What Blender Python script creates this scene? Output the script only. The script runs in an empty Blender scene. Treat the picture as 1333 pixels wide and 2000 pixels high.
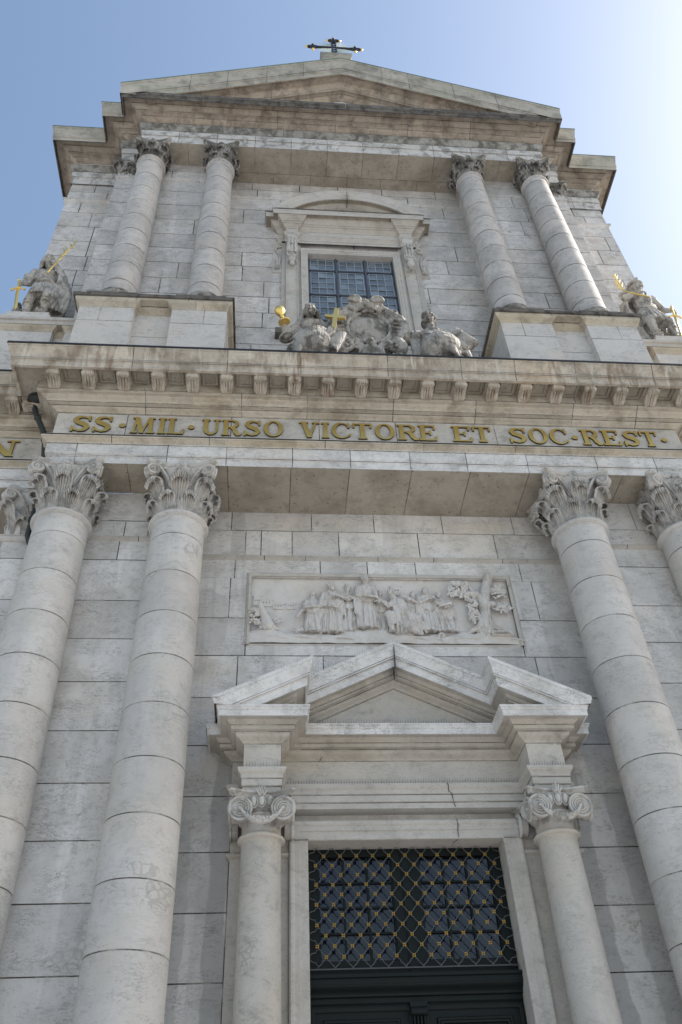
import bpy, bmesh, math, random
import numpy as np
from mathutils import Vector, Matrix
random.seed(7)
R = math.radians
SC = bpy.context.scene
COL = SC.collection

# ------------------------------------------------------------------ camera, sky, sun, exposure
def build_camera():
    yaw, pit, rol = R(6.4), R(43.002), R(3.278)
    fw = Vector((math.sin(yaw)*math.cos(pit), math.cos(yaw)*math.cos(pit), math.sin(pit)))
    rt = Vector((math.cos(yaw), -math.sin(yaw), 0)); dn = fw.cross(rt)
    r2 = math.cos(rol)*rt + math.sin(rol)*dn
    d2 = -math.sin(rol)*rt + math.cos(rol)*dn
    m = Matrix((r2, -d2, -fw)).transposed().to_4x4()
    m.translation = Vector((-2.126, -12.734, 1.387))
    cd = bpy.data.cameras.new('camera'); co = bpy.data.objects.new('camera', cd); COL.objects.link(co)
    co.matrix_world = m
    cd.sensor_fit = 'VERTICAL'; cd.sensor_height = 36.0; cd.sensor_width = 24.0
    cd.lens = 36.0*1636.229/2000.0
    cd.clip_start = 0.1; cd.clip_end = 3000
    SC.camera = co
build_camera()
SUN_EL, SUN_AZ = R(40), R(86)          # azimuth from +Y towards +X
w = bpy.data.worlds.new('World'); SC.world = w; w.use_nodes = True
nt = w.node_tree; bg = nt.nodes['Background']
sky = nt.nodes.new('ShaderNodeTexSky'); sky.sky_type = 'NISHITA'; sky.sun_disc = False
sky.sun_elevation = SUN_EL; sky.sun_rotation = SUN_AZ
sky.altitude = 400; sky.air_density = 1.55; sky.dust_density = 3.1; sky.ozone_density = 1.0
nt.links.new(sky.outputs[0], bg.inputs[0]); bg.inputs[1].default_value = 0.081
sl = bpy.data.lights.new('sun', 'SUN'); sl.energy = 3.9; sl.angle = R(0.5); sl.color = (1.0, 0.97, 0.93)
so = bpy.data.objects.new('sun', sl); COL.objects.link(so)
sd = Vector((math.sin(SUN_AZ)*math.cos(SUN_EL), math.cos(SUN_AZ)*math.cos(SUN_EL), math.sin(SUN_EL)))
so.rotation_euler = sd.to_track_quat('Z', 'Y').to_euler(); so.location = (30, 5, 60)
SC.view_settings.view_transform = 'Standard'; SC.view_settings.look = 'None'
SC.view_settings.exposure = 1.44; SC.view_settings.gamma = 1.0

# ------------------------------------------------------------------ materials
class NT:
    def __init__(s, name):
        s.m = bpy.data.materials.new(name); s.m.use_nodes = True
        s.t = s.m.node_tree; s.b = s.t.nodes['Principled BSDF']
    def n(s, kind, **kw):
        nd = s.t.nodes.new(kind)
        for k, v in kw.items(): setattr(nd, k, v)
        return nd
    def l(s, a, b): s.t.links.new(a, b)
    def math(s, op, a, b=None, clamp=False):
        nd = s.n('ShaderNodeMath', operation=op, use_clamp=clamp)
        for i, x in enumerate((a, b)):
            if x is None: continue
            if isinstance(x, (int, float)): nd.inputs[i].default_value = x
            else: s.l(x, nd.inputs[i])
        return nd.outputs[0]
    def mix(s, f, a, b, blend='MIX'):
        nd = s.n('ShaderNodeMix', data_type='RGBA', blend_type=blend)
        for sock, x in ((nd.inputs[0], f), (nd.inputs[6], a), (nd.inputs[7], b)):
            if isinstance(x, (int, float)): sock.default_value = x
            elif isinstance(x, tuple): sock.default_value = (*x, 1)
            else: s.l(x, sock)
        return nd.outputs[2]
    def pos(s, sc):
        g = s.n('ShaderNodeNewGeometry'); mp = s.n('ShaderNodeMapping'); mp.inputs['Scale'].default_value = sc
        s.l(g.outputs['Position'], mp.inputs[0]); return mp.outputs[0]
    def noise(s, sc, scale=1, detail=4, rough=.55, dist=0):
        nd = s.n('ShaderNodeTexNoise'); nd.inputs['Scale'].default_value = scale
        nd.inputs['Detail'].default_value = detail; nd.inputs['Roughness'].default_value = rough
        nd.inputs['Distortion'].default_value = dist
        s.l(s.pos(sc), nd.inputs['Vector']); return nd.outputs[0]
    def ramp(s, x, lo, hi):
        nd = s.n('ShaderNodeMapRange'); nd.inputs[1].default_value = lo; nd.inputs[2].default_value = hi
        s.l(x, nd.inputs[0]); return nd.outputs[0]
    def attr(s, name):
        nd = s.n('ShaderNodeAttribute', attribute_name=name); return nd.outputs['Fac']

def stone(name, base, vein=.5, pits=.3, mott=.16, dark=None, darkamt=0, darkscale=1.2, streak=None, streakamt=0,
          tint=None, bump=.25, rough=.88, coarse=0, folds=0, fscale=(9, 9, 2.4), dlo=.46, dhi=.64, damp=0, patches=(), zones=(), grime=.55):
    k = NT(name)
    base = (base[0]*1.015, base[1]*1.02, base[2]*1.055)
    col = base
    big = k.noise((1, 1, 1.4), .55, 4, .6)
    med = k.noise((1, 1, 1), 3.1, 5, .65)
    v = k.math('ADD', k.math('MULTIPLY', big, mott*1.1), k.math('MULTIPLY', med, mott*.9))
    v = k.math('ADD', k.math('SUBTRACT', v, mott), 1.0)
    tone = k.attr('tone')
    v = k.math('ADD', v, tone)
    vec = k.n('ShaderNodeCombineColor'); [k.l(v, vec.inputs[i]) for i in range(3)]
    c = k.mix(1.0, base, vec.outputs[0], 'MULTIPLY')
    # warm / cool drift between blocks
    wn = k.noise((.8, .8, 1.1), .9, 3, .5, .4)
    c = k.mix(k.math('MULTIPLY', k.ramp(wn, .5, .75), .5), c, tint if tint else tuple(min(1, b*f) for b, f in zip(base, (1.02, .93, .80))))
    if dark:
        dn = k.noise((1, 1, .8), darkscale, 7, .68, .3)
        c = k.mix(k.math('MULTIPLY', k.ramp(dn, dlo, dhi), darkamt), c, dark)
    # fine soot and lichen: small ragged blotches and specks
    g1 = k.noise((1, 1, 1.5), 4.2, 9, .72, .4); g2 = k.ramp(k.noise((1, 1, .7), .8, 4, .6), .38, .62)
    gf = k.math('MULTIPLY', k.ramp(g1, .525, .66), k.math('ADD', k.math('MULTIPLY', g2, .75), .25))
    c = k.mix(k.math('MULTIPLY', gf, grime), c, tuple(b*.42 for b in base))
    g3 = k.ramp(k.noise((1, 1, 1.3), 21, 3, .6), .60, .70)
    c = k.mix(k.math('MULTIPLY', g3, grime*.55), c, tuple(b*.40 for b in base))
    if damp:                                      # tall water stains with their own ragged outline
        wn2 = k.noise((1.25, 1.25, .10), 1.0, 5, .55, .35); wn3 = k.noise((1, 1, .6), .55, 3, .5)
        f = k.math('MULTIPLY', k.ramp(wn2, .50, .535), k.ramp(wn3, .40, .56))
        c = k.mix(k.math('MULTIPLY', f, damp), c, tuple(b*.52 for b in base))
    if zones:                                     # long water marks beside the portal, ragged edges
        g = k.n('ShaderNodeNewGeometry'); sx = k.n('ShaderNodeSeparateXYZ'); k.l(g.outputs['Position'], sx.inputs[0])
        wob = k.math('MULTIPLY', k.math('SUBTRACT', k.noise((2, 2, 1.1), 1.0, 5, .6), .5), .34)
        xx = k.math('ADD', sx.outputs[0], wob); zz = k.math('ADD', sx.outputs[2], k.math('MULTIPLY', wob, 3.0))
        for (x0, x1, z0, z1, amt) in zones:
            f = k.math('MULTIPLY', k.math('MULTIPLY', k.ramp(xx, x0, x0+.03), k.ramp(xx, x1, x1-.03)), k.math('MULTIPLY', k.ramp(zz, z0, z0+.3), k.ramp(zz, z1, z1-.06)))
            c = k.mix(k.math('MULTIPLY', f, amt), c, tuple(b*.50 for b in base))
    for (pc, pr) in patches:                       # mended stone: a web of repair mortar
        g = k.n('ShaderNodeNewGeometry'); sb = k.n('ShaderNodeVectorMath', operation='SUBTRACT'); k.l(g.outputs['Position'], sb.inputs[0]); sb.inputs[1].default_value = pc
        dv = k.n('ShaderNodeVectorMath', operation='DIVIDE'); k.l(sb.outputs[0], dv.inputs[0]); dv.inputs[1].default_value = pr
        ln = k.n('ShaderNodeVectorMath', operation='LENGTH'); k.l(dv.outputs[0], ln.inputs[0])
        edge = k.math('ADD', ln.outputs['Value'], k.math('MULTIPLY', k.math('SUBTRACT', k.noise((1, 1, 1), 6, 2, .5), .5), 1.2))
        vo = k.n('ShaderNodeTexVoronoi', feature='DISTANCE_TO_EDGE'); vo.inputs['Scale'].default_value = 1; k.l(k.pos((9, 1.5, 10)), vo.inputs['Vector'])
        web = k.math('MULTIPLY', k.ramp(vo.outputs['Distance'], .13, .09), k.ramp(edge, 1.0, .97))
        c = k.mix(k.math('MULTIPLY', web, .5), c, tuple(b*.60 for b in base))
    if streak:
        sn = k.noise((5.5, 2.0, .55), 1.0, 6, .65, .2)
        sn2 = k.noise((1, 1, 1), .7, 3, .5)
        f = k.math('MULTIPLY', k.ramp(sn, .5, .66), k.ramp(sn2, .38, .62))
        c = k.mix(k.math('MULTIPLY', f, streakamt), c, streak)
        sn3 = k.noise((9, 3, .8), 1.0, 4, .6, .2)
        c = k.mix(k.math('MULTIPLY', k.ramp(sn3, .57, .70), streakamt*.7), c, (.62, .58, .50))
    if vein > 0:
        rn = k.noise((3.4, 3.4, 12.0), 1.0, 7, .66, 1.1)
        line = k.ramp(k.math('ABSOLUTE', k.math('SUBTRACT', rn, .5)), .016, .004)
        msk = k.ramp(k.noise((1, 1, 1.5), 1.6, 4, .6), .46, .62)
        c = k.mix(k.math('MULTIPLY', k.math('MULTIPLY', line, msk), vein), c, tuple(b*.28 for b in base))
        rn2 = k.noise((7, 7, 22), 1.0, 5, .62, .8)
        line2 = k.ramp(k.math('ABSOLUTE', k.math('SUBTRACT', rn2, .46)), .026, .006)
        msk2 = k.ramp(k.noise((1, 1, 1.2), 2.3, 4, .6), .48, .64)
        c = k.mix(k.math('MULTIPLY', k.math('MULTIPLY', line2, msk2), vein*.85), c, tuple(b*.33 for b in base))
    if pits > 0:
        vo = k.n('ShaderNodeTexVoronoi'); vo.inputs['Scale'].default_value = 1; vo.inputs['Randomness'].default_value = 1
        k.l(k.pos((9, 9, 12)), vo.inputs['Vector'])
        pm = k.ramp(k.noise((1, 1, 1), .9, 4, .6), .47 if pits < .9 else .36, .62 if pits < .9 else .50)
        p = k.math('MULTIPLY', k.ramp(vo.outputs['Distance'], .17, .08), pm)
        c = k.mix(k.math('MULTIPLY', p, pits), c, tuple(b*.22 for b in base))
    k.l(c, k.b.inputs['Base Color'])
    k.b.inputs['Roughness'].default_value = rough
    k.b.inputs['Specular IOR Level'].default_value = .25
    bn = k.n('ShaderNodeBump'); bn.inputs['Strength'].default_value = bump; bn.inputs['Distance'].default_value = .02 + coarse
    hn = k.noise((1, 1, 1.6), 9 if not coarse else 6, 7, .7)
    k.l(hn, bn.inputs['Height']); k.l(bn.outputs[0], k.b.inputs['Normal'])
    if folds:
        b2 = k.n('ShaderNodeBump'); b2.inputs['Strength'].default_value = .9; b2.inputs['Distance'].default_value = folds
        k.l(k.noise(fscale, 1.0, 3, .55, 1.2), b2.inputs['Height']); k.l(b2.outputs[0], bn.inputs['Normal'])
    return k.m

def plain(name, base, rough=.5, metal=0, var=.12, scale=6, bump=0, spec=.5):
    k = NT(name)
    v = k.math('ADD', k.math('MULTIPLY', k.math('SUBTRACT', k.noise((1, 1, 1), scale, 5, .6), .5), var*2), 1.0)
    v = k.math('ADD', v, k.attr('tone'))
    vec = k.n('ShaderNodeCombineColor'); [k.l(v, vec.inputs[i]) for i in range(3)]
    k.l(k.mix(1.0, base, vec.outputs[0], 'MULTIPLY'), k.b.inputs['Base Color'])
    k.b.inputs['Roughness'].default_value = rough; k.b.inputs['Metallic'].default_value = metal
    k.b.inputs['Specular IOR Level'].default_value = spec
    if bump:
        bn = k.n('ShaderNodeBump'); bn.inputs['Strength'].default_value = bump; bn.inputs['Distance'].default_value = .01
        k.l(k.noise((1, 1, 1), scale*3, 4, .6), bn.inputs['Height']); k.l(bn.outputs[0], k.b.inputs['Normal'])
    return k.m

M = {}
M['wall'] = stone('limestone_wall', (.635, .608, .565), .85, .3, .22, dark=(.37, .35, .315), darkamt=.45, darkscale=1.1, damp=.32, grime=.7, zones=[(2.66, 2.98, 2, 7.75, .62), (3.32, 3.75, 2, 7.3, .45), (-2.98, -2.66, 2, 7.75, .62), (-3.6, -3.25, 2, 6.9, .35), (3.0, 3.7, 9.0, 10.8, .3), (-3.6, -2.9, 9.9, 11.2, .3)],
                  patches=[((-4.72, -.5, 4.72), (.32, .3, .16)), ((-4.55, -.5, 5.0), (.10, .3, .26)), ((-2.9, 0, 10.55), (.3, .3, .09)), ((-2.3, 0, 9.72), (.2, .3, .1))])
M['upwall'] = stone('limestone_upper_wall', (.595, .565, .525), 1.0, .95, .24, dark=(.31, .295, .27), darkamt=.5, darkscale=1.1, damp=.25, grime=.8)
M['col'] = stone('limestone_column', (.545, .517, .475), .55, .2, .16, dark=(.36, .345, .32), darkamt=.42, darkscale=.8, damp=.08, grime=.42,
                 patches=[((-3.72, -1.32, 5.58), (.22, .4, .11)), ((-3.50, -1.27, 5.28), (.17, .5, .20)), ((-3.56, -1.25, 11.2), (.12, .4, .16)), ((-4.2, -1.2, 10.62), (.14, .4, .13))])
M['upcol'] = stone('limestone_upper_column', (.49, .46, .424), .95, .6, .18, dark=(.27, .26, .245), darkamt=.42, darkscale=1.3)
M['smooth'] = stone('limestone_portal', (.49, .458, .405), .4, .25, .15, dark=(.33, .31, .28), darkamt=.36, darkscale=1.4, grime=.5,
                    patches=[((-2.36, -.85, 4.66), (.12, .4, .14))])
M['carve'] = stone('limestone_carved', (.50, .475, .43), 0, .15, .25, dark=(.20, .185, .165), darkamt=.6, darkscale=3.4, bump=.45, dlo=.48, dhi=.58)
M['upcarve'] = stone('limestone_carved_weathered', (.38, .355, .315), 0, .3, .25, dark=(.10, .093, .08), darkamt=.85, darkscale=3.0, bump=.5, dlo=.42, dhi=.54)
M['arch'] = stone('limestone_architrave', (.63, .61, .575), .9, .25, .2, dark=(.33, .32, .30), darkamt=.5, darkscale=2.0)
M['uparch'] = stone('limestone_upper_architrave', (.54, .52, .485), .9, .4, .25, dark=(.19, .185, .17), darkamt=.75, darkscale=2.6, dlo=.49, dhi=.60)
M['frieze'] = stone('limestone_frieze', (.52, .485, .43), .8, .4, .26, dark=(.33, .32, .295), darkamt=.5, darkscale=2.2)
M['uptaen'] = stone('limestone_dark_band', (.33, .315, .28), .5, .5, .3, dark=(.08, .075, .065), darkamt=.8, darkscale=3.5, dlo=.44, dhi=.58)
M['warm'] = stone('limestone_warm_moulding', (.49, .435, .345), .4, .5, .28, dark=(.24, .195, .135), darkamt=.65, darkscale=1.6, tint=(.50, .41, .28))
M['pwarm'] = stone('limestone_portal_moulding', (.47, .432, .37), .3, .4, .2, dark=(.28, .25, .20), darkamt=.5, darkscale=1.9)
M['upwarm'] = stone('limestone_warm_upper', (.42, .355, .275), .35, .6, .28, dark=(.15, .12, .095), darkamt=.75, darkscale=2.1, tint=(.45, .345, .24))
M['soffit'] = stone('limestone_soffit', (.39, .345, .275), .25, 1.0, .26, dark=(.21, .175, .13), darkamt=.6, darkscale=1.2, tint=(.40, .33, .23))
M['stain'] = stone('limestone_stained_cornice', (.49, .43, .345), .3, .5, .35, dark=(.20, .155, .11), darkamt=.72, darkscale=2.4,
                   streak=(.16, .092, .045), streakamt=.95, tint=(.45, .31, .17))
M['lich'] = stone('limestone_lichen', (.135, .122, .105), .2, .6, .4, dark=(.035, .034, .032), darkamt=.85, darkscale=5.0, bump=.7, tint=(.22, .19, .145))
M['sima'] = stone('limestone_gable_coping', (.44, .40, .33), .6, .45, .28, dark=(.15, .145, .12), darkamt=.65, darkscale=1.8, tint=(.30, .315, .24))
M['statue'] = stone('limestone_statue', (.47, .445, .40), 0, .1, .25, dark=(.13, .12, .105), darkamt=.75, darkscale=3.0, bump=.35, dlo=.46, dhi=.60, folds=.10)
M['seated'] = stone('limestone_seated_figures', (.38, .355, .315), 0, .1, .3, dark=(.085, .078, .068), darkamt=.85, darkscale=2.6, bump=.35, dlo=.45, dhi=.58, folds=.10)
M['relief'] = stone('limestone_relief', (.63, .595, .545), .12, .1, .12, dark=(.44, .39, .32), darkamt=.35, darkscale=2.8, bump=.2, grime=.25)
M['relieff'] = stone('limestone_relief_figures', (.63, .595, .545), 0, .1, .12, dark=(.36, .30, .22), darkamt=.45, darkscale=5.0, bump=.2, dlo=.5, dhi=.62, folds=.07, fscale=(15, 15, 4.2), grime=.3)
M['plinthw'] = stone('limestone_pale_plinth', (.56, .53, .485), .75, .25, .17)
def mortar():
    k = NT('mortar'); f = k.ramp(k.noise((1.6, 1.6, 1.6), 1.0, 6, .7), .47, .60)
    c = k.mix(f, (.085, .078, .07), (.36, .345, .315)); k.l(c, k.b.inputs['Base Color']); k.b.inputs['Roughness'].default_value = .95
    return k.m
M['mortar'] = mortar()
M['gold'] = plain('aged_gilding', (.74, .52, .17), .42, 1.0, .25, 3, .1)
M['letterside'] = plain('bronze_side', (.05, .042, .03), .6, .3)
M['brightgold'] = plain('gold_leaf', (.84, .60, .20), .36, 1.0, .12, 5)
M['brass'] = plain('dull_brass', (.42, .27, .09), .4, 1.0, .25, 9)
M['iron'] = plain('black_iron', (.018, .018, .022), .45, .3)
M['wire'] = plain('grille_wire', (.13, .135, .135), .5, .5)
M['door'] = plain('dark_green_paint', (.006, .0095, .0095), .5, 0, .25, 3, .05, .22)
M['glassd'] = plain('dark_door_glass', (.006, .006, .014), .09, 0, .1, 2, 0, .6)
M['glassw'] = plain('leaded_window_glass', (.115, .14, .165), .07, 0, .15, 2, 0, .7)
M['came'] = plain('lead_came', (.30, .34, .38), .55, .2)
M['frame'] = plain('window_bar_paint', (.055, .06, .075), .5)
M['flash'] = plain('dark_metal_flashing', (.03, .031, .035), .5, .5)
M['copper'] = plain('copper_flashing', (.17, .23, .19), .6, .3, .3, 2)
M['pipe'] = plain('drainpipe_paint', (.025, .028, .025), .5, .2, .3, 6)
M['dark'] = plain('interior_dark', (.008, .008, .009), .9)
M['paving'] = plain('stone_paving', (.30, .30, .30), .9, 0, .2, 1.5)
M['rays'] = plain('silvered_rays', (.72, .68, .55), .35, .9)

# ------------------------------------------------------------------ mesh builder
class MB:
    def __init__(s): s.v = []; s.f = []; s.mi = []; s.tn = []; s.mats = []; s.sm = []
    def mat(s, m):
        if m not in s.mats: s.mats.append(m)
        return s.mats.index(m)
    def add(s, vs, fs, m, tone=0.0, smooth=False):
        o = len(s.v); i = s.mat(m)
        s.v += [tuple(p) for p in vs]
        for f in fs:
            s.f.append(tuple(o+q for q in f)); s.mi.append(i); s.tn.append(tone); s.sm.append(smooth)
    def box(s, x0, x1, y0, y1, z0, z1, m, tone=0.0):
        vs = [(x0, y0, z0), (x1, y0, z0), (x1, y1, z0), (x0, y1, z0), (x0, y0, z1), (x1, y0, z1), (x1, y1, z1), (x0, y1, z1)]
        s.add(vs, [(0, 3, 2, 1), (4, 5, 6, 7), (0, 1, 5, 4), (1, 2, 6, 5), (2, 3, 7, 6), (3, 0, 4, 7)], m, tone)
    def obox(s, c, ax, ay, az, m, tone=0.0):
        c, ax, ay, az = Vector(c), Vector(ax), Vector(ay), Vector(az); vs = []
        for k in (-1, 1):
            for i, j in ((-1, -1), (1, -1), (1, 1), (-1, 1)): vs.append(c+ax*i+ay*j+az*k)
        s.add(vs, [(0, 3, 2, 1), (4, 5, 6, 7), (0, 1, 5, 4), (1, 2, 6, 5), (2, 3, 7, 6), (3, 0, 4, 7)], m, tone)
    def grid(s, rows, m, closed=False, smooth=True, tone=0.0, caps=False):
        n = len(rows[0]); vs = [p for r in rows for p in r]; fs = []
        for i in range(len(rows)-1):
            for j in range(n if closed else n-1):
                a = i*n+j; b = i*n+(j+1) % n; fs.append((a, b, b+n, a+n))
        if caps:
            fs.append(tuple(range(n-1, -1, -1))); fs.append(tuple(range((len(rows)-1)*n, len(rows)*n)))
        s.add(vs, fs, m, tone, smooth)
    def lathe(s, prof, m, c=(0, 0), seg=48, tone=0.0, a0=0, a1=2*math.pi, smooth=True):
        rows = []
        full = abs(a1-a0-2*math.pi) < 1e-6
        for r, z in prof:
            rows.append([(c[0]+r*math.cos(a0+(a1-a0)*k/seg), c[1]+r*math.sin(a0+(a1-a0)*k/seg), z) for k in range(seg if full else seg+1)])
        s.grid(rows, m, full, smooth, tone)
    def tube(s, pts, r, m, seg=8, tone=0.0, flat=None, caps=True):
        """round tube along pts; r number or list; flat=(normal,scale) squashes along a direction"""
        pts = [Vector(p) for p in pts]; n = len(pts); rows = []
        rr = r if isinstance(r, (list, tuple)) else [r]*n
        t0 = (pts[1]-pts[0]).normalized()
        up = Vector((0, 0, 1)) if abs(t0.z) < .9 else Vector((0, 1, 0))
        u = t0.cross(up).normalized()
        for i in range(n):
            t = (pts[min(i+1, n-1)]-pts[max(i-1, 0)])
            t = t.normalized() if t.length > 1e-9 else t0
            u = (u-t*u.dot(t)); u = u.normalized() if u.length > 1e-6 else t.orthogonal().normalized()
            w = t.cross(u)
            ring = []
            for k in range(seg):
                a = 2*math.pi*k/seg; d = (u*math.cos(a)+w*math.sin(a))*rr[i]
                if flat: d = d-flat[0]*(d.dot(flat[0])*(1-flat[1]))
                ring.append(pts[i]+d)
            rows.append(ring)
        s.grid(rows, m, True, True, tone, caps)
    def ball(s, c, r, m, tone=0.0, seg=12, rot=None):
        rr = r if isinstance(r, (list, tuple)) else (r, r, r); rows = []
        for i in range(seg//2+1):
            th = math.pi*i/(seg//2); th = min(max(th, .02), math.pi-.02); row = []
            for k in range(seg):
                a = 2*math.pi*k/seg
                p = Vector((rr[0]*math.sin(th)*math.cos(a), rr[1]*math.sin(th)*math.sin(a), -rr[2]*math.cos(th)))
                if rot: p = rot @ p
                row.append(Vector(c)+p)
            rows.append(row)
        s.grid(rows, m, True, True, tone, True)
    def prism(s, poly, y0, y1, m, tone=0.0, axis='y'):
        """poly in (a,b) extruded from y0 to y1; axis y: (x,z); axis x: (y,z)"""
        n = len(poly)
        mk = (lambda a, b, t: (a, t, b)) if axis == 'y' else ((lambda a, b, t: (t, a, b)) if axis == 'x' else (lambda a, b, t: (a, b, t)))
        vs = [mk(a, b, y0) for a, b in poly]+[mk(a, b, y1) for a, b in poly]
        fs = [tuple(range(n)), tuple(range(2*n-1, n-1, -1))]+[(i, i+n, (i+1) % n+n, (i+1) % n) for i in range(n)]
        s.add(vs, fs, m, tone)
    def build(s, name, parent=None, angle=38, recalc=True):
        me = bpy.data.meshes.new(name); me.from_pydata(s.v, [], s.f)
        for m in s.mats: me.materials.append(M[m])
        me.polygons.foreach_set('material_index', s.mi); me.polygons.foreach_set('use_smooth', s.sm)
        at = me.attributes.new('tone', 'FLOAT', 'FACE'); at.data.foreach_set('value', s.tn)
        me.update()
        if recalc:
            bm = bmesh.new(); bm.from_mesh(me); bmesh.ops.recalc_face_normals(bm, faces=bm.faces); bm.to_mesh(me); bm.free()
        me.set_sharp_from_angle(angle=R(angle))
        o = bpy.data.objects.new(name, me); COL.objects.link(o)
        if parent: o.parent = parent
        return o

def thing(name, label, cat, loc=(0, 0, 0), group=None):
    o = bpy.data.objects.new(name, None); COL.objects.link(o); o.location = loc; o.empty_display_size = .5
    return tag(o, label, cat, group)
def tag(o, label, cat, group=None):
    o['label'] = label; o['category'] = cat
    if group: o['group'] = group
    return o
def copy_part(o, parent, delta=(0, 0, 0), kids=True):
    c = o.copy(); COL.objects.link(c); c.parent = parent
    c.location = Vector(o.location)+Vector(delta)
    if kids:
        for ch in list(o.children):
            d = ch.copy(); COL.objects.link(d); d.parent = c
    return c

def arc(c, r, a0, a1, n=6):
    return [(c[0]+r*math.cos(R(a0+(a1-a0)*i/n)), c[1]+r*math.sin(R(a0+(a1-a0)*i/n))) for i in range(n+1)]
def cyma(p0, z0, p1, z1, n=8, kind=1):
    out = []
    for i in range(n+1):
        t = i/n
        s = (1-math.cos(math.pi*t))/2
        if kind > 0: out.append((p0+(p1-p0)*s, z0+(z1-z0)*t))
        else: out.append((p0+(p1-p0)*t, z0+(z1-z0)*s))
    return out

def mould(mb, path, prof, m, zfun=None, jstep=0, jmin=.9, tv=.05, only=None, jx=None, seed=0, caps=True):
    """sweep a (projection, z) profile along a plan path; outward is to the right of travel.
    m: material, or list of materials per profile segment.  jstep: mean block length for mortar joints."""
    rnd = random.Random(seed)
    P = [Vector(p) for p in path]; n = len(P); zf = zfun or (lambda x: 0.0)
    N = []
    for i in range(n-1):
        d = (P[i+1]-P[i]).normalized(); N.append(Vector((d.y, -d.x)))
    mit = []
    for i in range(n):
        if i == 0: mit.append(N[0])
        elif i == n-1: mit.append(N[-1])
        else: mit.append((N[i-1]+N[i])/(1+N[i-1].dot(N[i])+1e-9))
    mm = m if isinstance(m, list) else [m]*(len(prof)-1)
    def col(pt, mv, off=0.0):
        out = []
        for p, z in prof:
            x = pt.x+mv.x*(p-off); y = pt.y+mv.y*(p-off); out.append((x, y, z+zf(x)))
        return out
    for i in range(n-1):
        if only is not None and i not in only: continue
        L = (P[i+1]-P[i]).length; cuts = []
        if jx is not None and abs(N[i].y) > .5 and L > 1.2:
            d = (P[i+1]-P[i])/L
            cuts = sorted([(x-P[i].x)/d.x for x in jx if min(P[i].x, P[i+1].x)+.15 < x < max(P[i].x, P[i+1].x)-.15])
        elif jstep and L > jstep*1.4:
            k = max(2, round(L/jstep)); cuts = [L*(q+rnd.uniform(-.22, .22))/k for q in range(1, k)]
        st = [0.0]+cuts+[L]; d = (P[i+1]-P[i])/L; g = .008
        tone = rnd.uniform(-tv, tv)
        for q in range(len(st)-1):
            a = st[q]+(g if q > 0 else 0); b = st[q+1]-(g if q < len(st)-2 else 0)
            ca = col(P[i]+d*a, mit[i] if q == 0 else N[i]); cb = col(P[i]+d*b, mit[i+1] if q == len(st)-2 else N[i])
            tone = rnd.uniform(-tv, tv)
            for s_ in range(len(prof)-1):
                mb.add([ca[s_], cb[s_], cb[s_+1], ca[s_+1]], [(0, 1, 2, 3)], mm[s_], tone)
            if q < len(st)-2:
                ca = col(P[i]+d*(st[q+1]-g), N[i], .006); cb = col(P[i]+d*(st[q+1]+g), N[i], .006)
                for s_ in range(len(prof)-1):
                    mb.add([ca[s_], cb[s_], cb[s_+1], ca[s_+1]], [(0, 1, 2, 3)], 'mortar')
    if caps and only is None:
        for i, mv in ((0, mit[0]), (n-1, mit[-1])):
            c = col(P[i], mv); back = [(P[i].x, P[i].y, prof[-1][1]+zf(P[i].x)), (P[i].x, P[i].y, prof[0][1]+zf(P[i].x))]
            mb.add(c+back, [tuple(range(len(c)+2))], mm[0])

def bed_joint(mb, path, pts, w=.016, zfun=None):
    """thin mortar lines between courses of stone, 1.5 mm proud of the face"""
    for p, z in pts: mould(mb, path, [(p+.0015, z-w/2), (p+.0015, z+w/2)], 'mortar', zfun=zfun, caps=False)

def rect_sub(rects, h):
    out = []
    for a0, a1, b0, b1 in rects:
        x0, x1, z0, z1 = max(a0, h[0]), min(a1, h[1]), max(b0, h[2]), min(b1, h[3])
        if x0 >= x1 or z0 >= z1: out.append((a0, a1, b0, b1)); continue
        if a0 < x0: out.append((a0, x0, b0, b1))
        if x1 < a1: out.append((x1, a1, b0, b1))
        if b0 < z0: out.append((x0, x1, b0, z0))
        if z1 < b1: out.append((x0, x1, z1, b1))
    return out

def ashlar(mb, f, x0, x1, zs, m, joints=None, holes=(), seed=0, step=1.35, g=.010, tv=.11, depth=.014):
    """coursed blocks; f(a, b, d) maps (along, up, inward depth) to 3-D"""
    rnd = random.Random(seed)
    for i in range(len(zs)-1):
        z0, z1 = zs[i], zs[i+1]
        if joints and joints.get(i) is not None: js = joints[i]
        else:
            js = []; x = x0+rnd.uniform(.3, 1.0)*step
            while x < x1-.25: js.append(x); x += step*rnd.uniform(.6, 1.35)
        st = [x0]+[j for j in js if x0 < j < x1]+[x1]
        for q in range(len(st)-1):
            rs = [(st[q]+(g if q else 0), st[q+1]-(g if q < len(st)-2 else 0), z0+(g if i else 0), z1-(g if i < len(zs)-2 else 0))]
            for h in holes: rs = rect_sub(rs, h)
            tone = rnd.uniform(-tv, tv); j = rnd.uniform(-.003, .003)
            for a0, a1, b0, b1 in rs:
                fr = [f(a0, b0, j), f(a1, b0, j), f(a1, b1, j), f(a0, b1, j)]
                bk = [f(a0, b0, .03), f(a1, b0, .03), f(a1, b1, .03), f(a0, b1, .03)]
                mb.add(fr+bk, [(0, 1, 2, 3), (0, 4, 5, 1), (1, 5, 6, 2), (2, 6, 7, 3), (3, 7, 4, 0)], m, tone)
    rs = [(x0, x1, zs[0], zs[-1])]
    for h in holes: rs = rect_sub(rs, h)
    for a0, a1, b0, b1 in rs:
        mb.add([f(a0, b0, depth), f(a1, b0, depth), f(a1, b1, depth), f(a0, b1, depth)], [(0, 1, 2, 3)], 'mortar')

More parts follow.
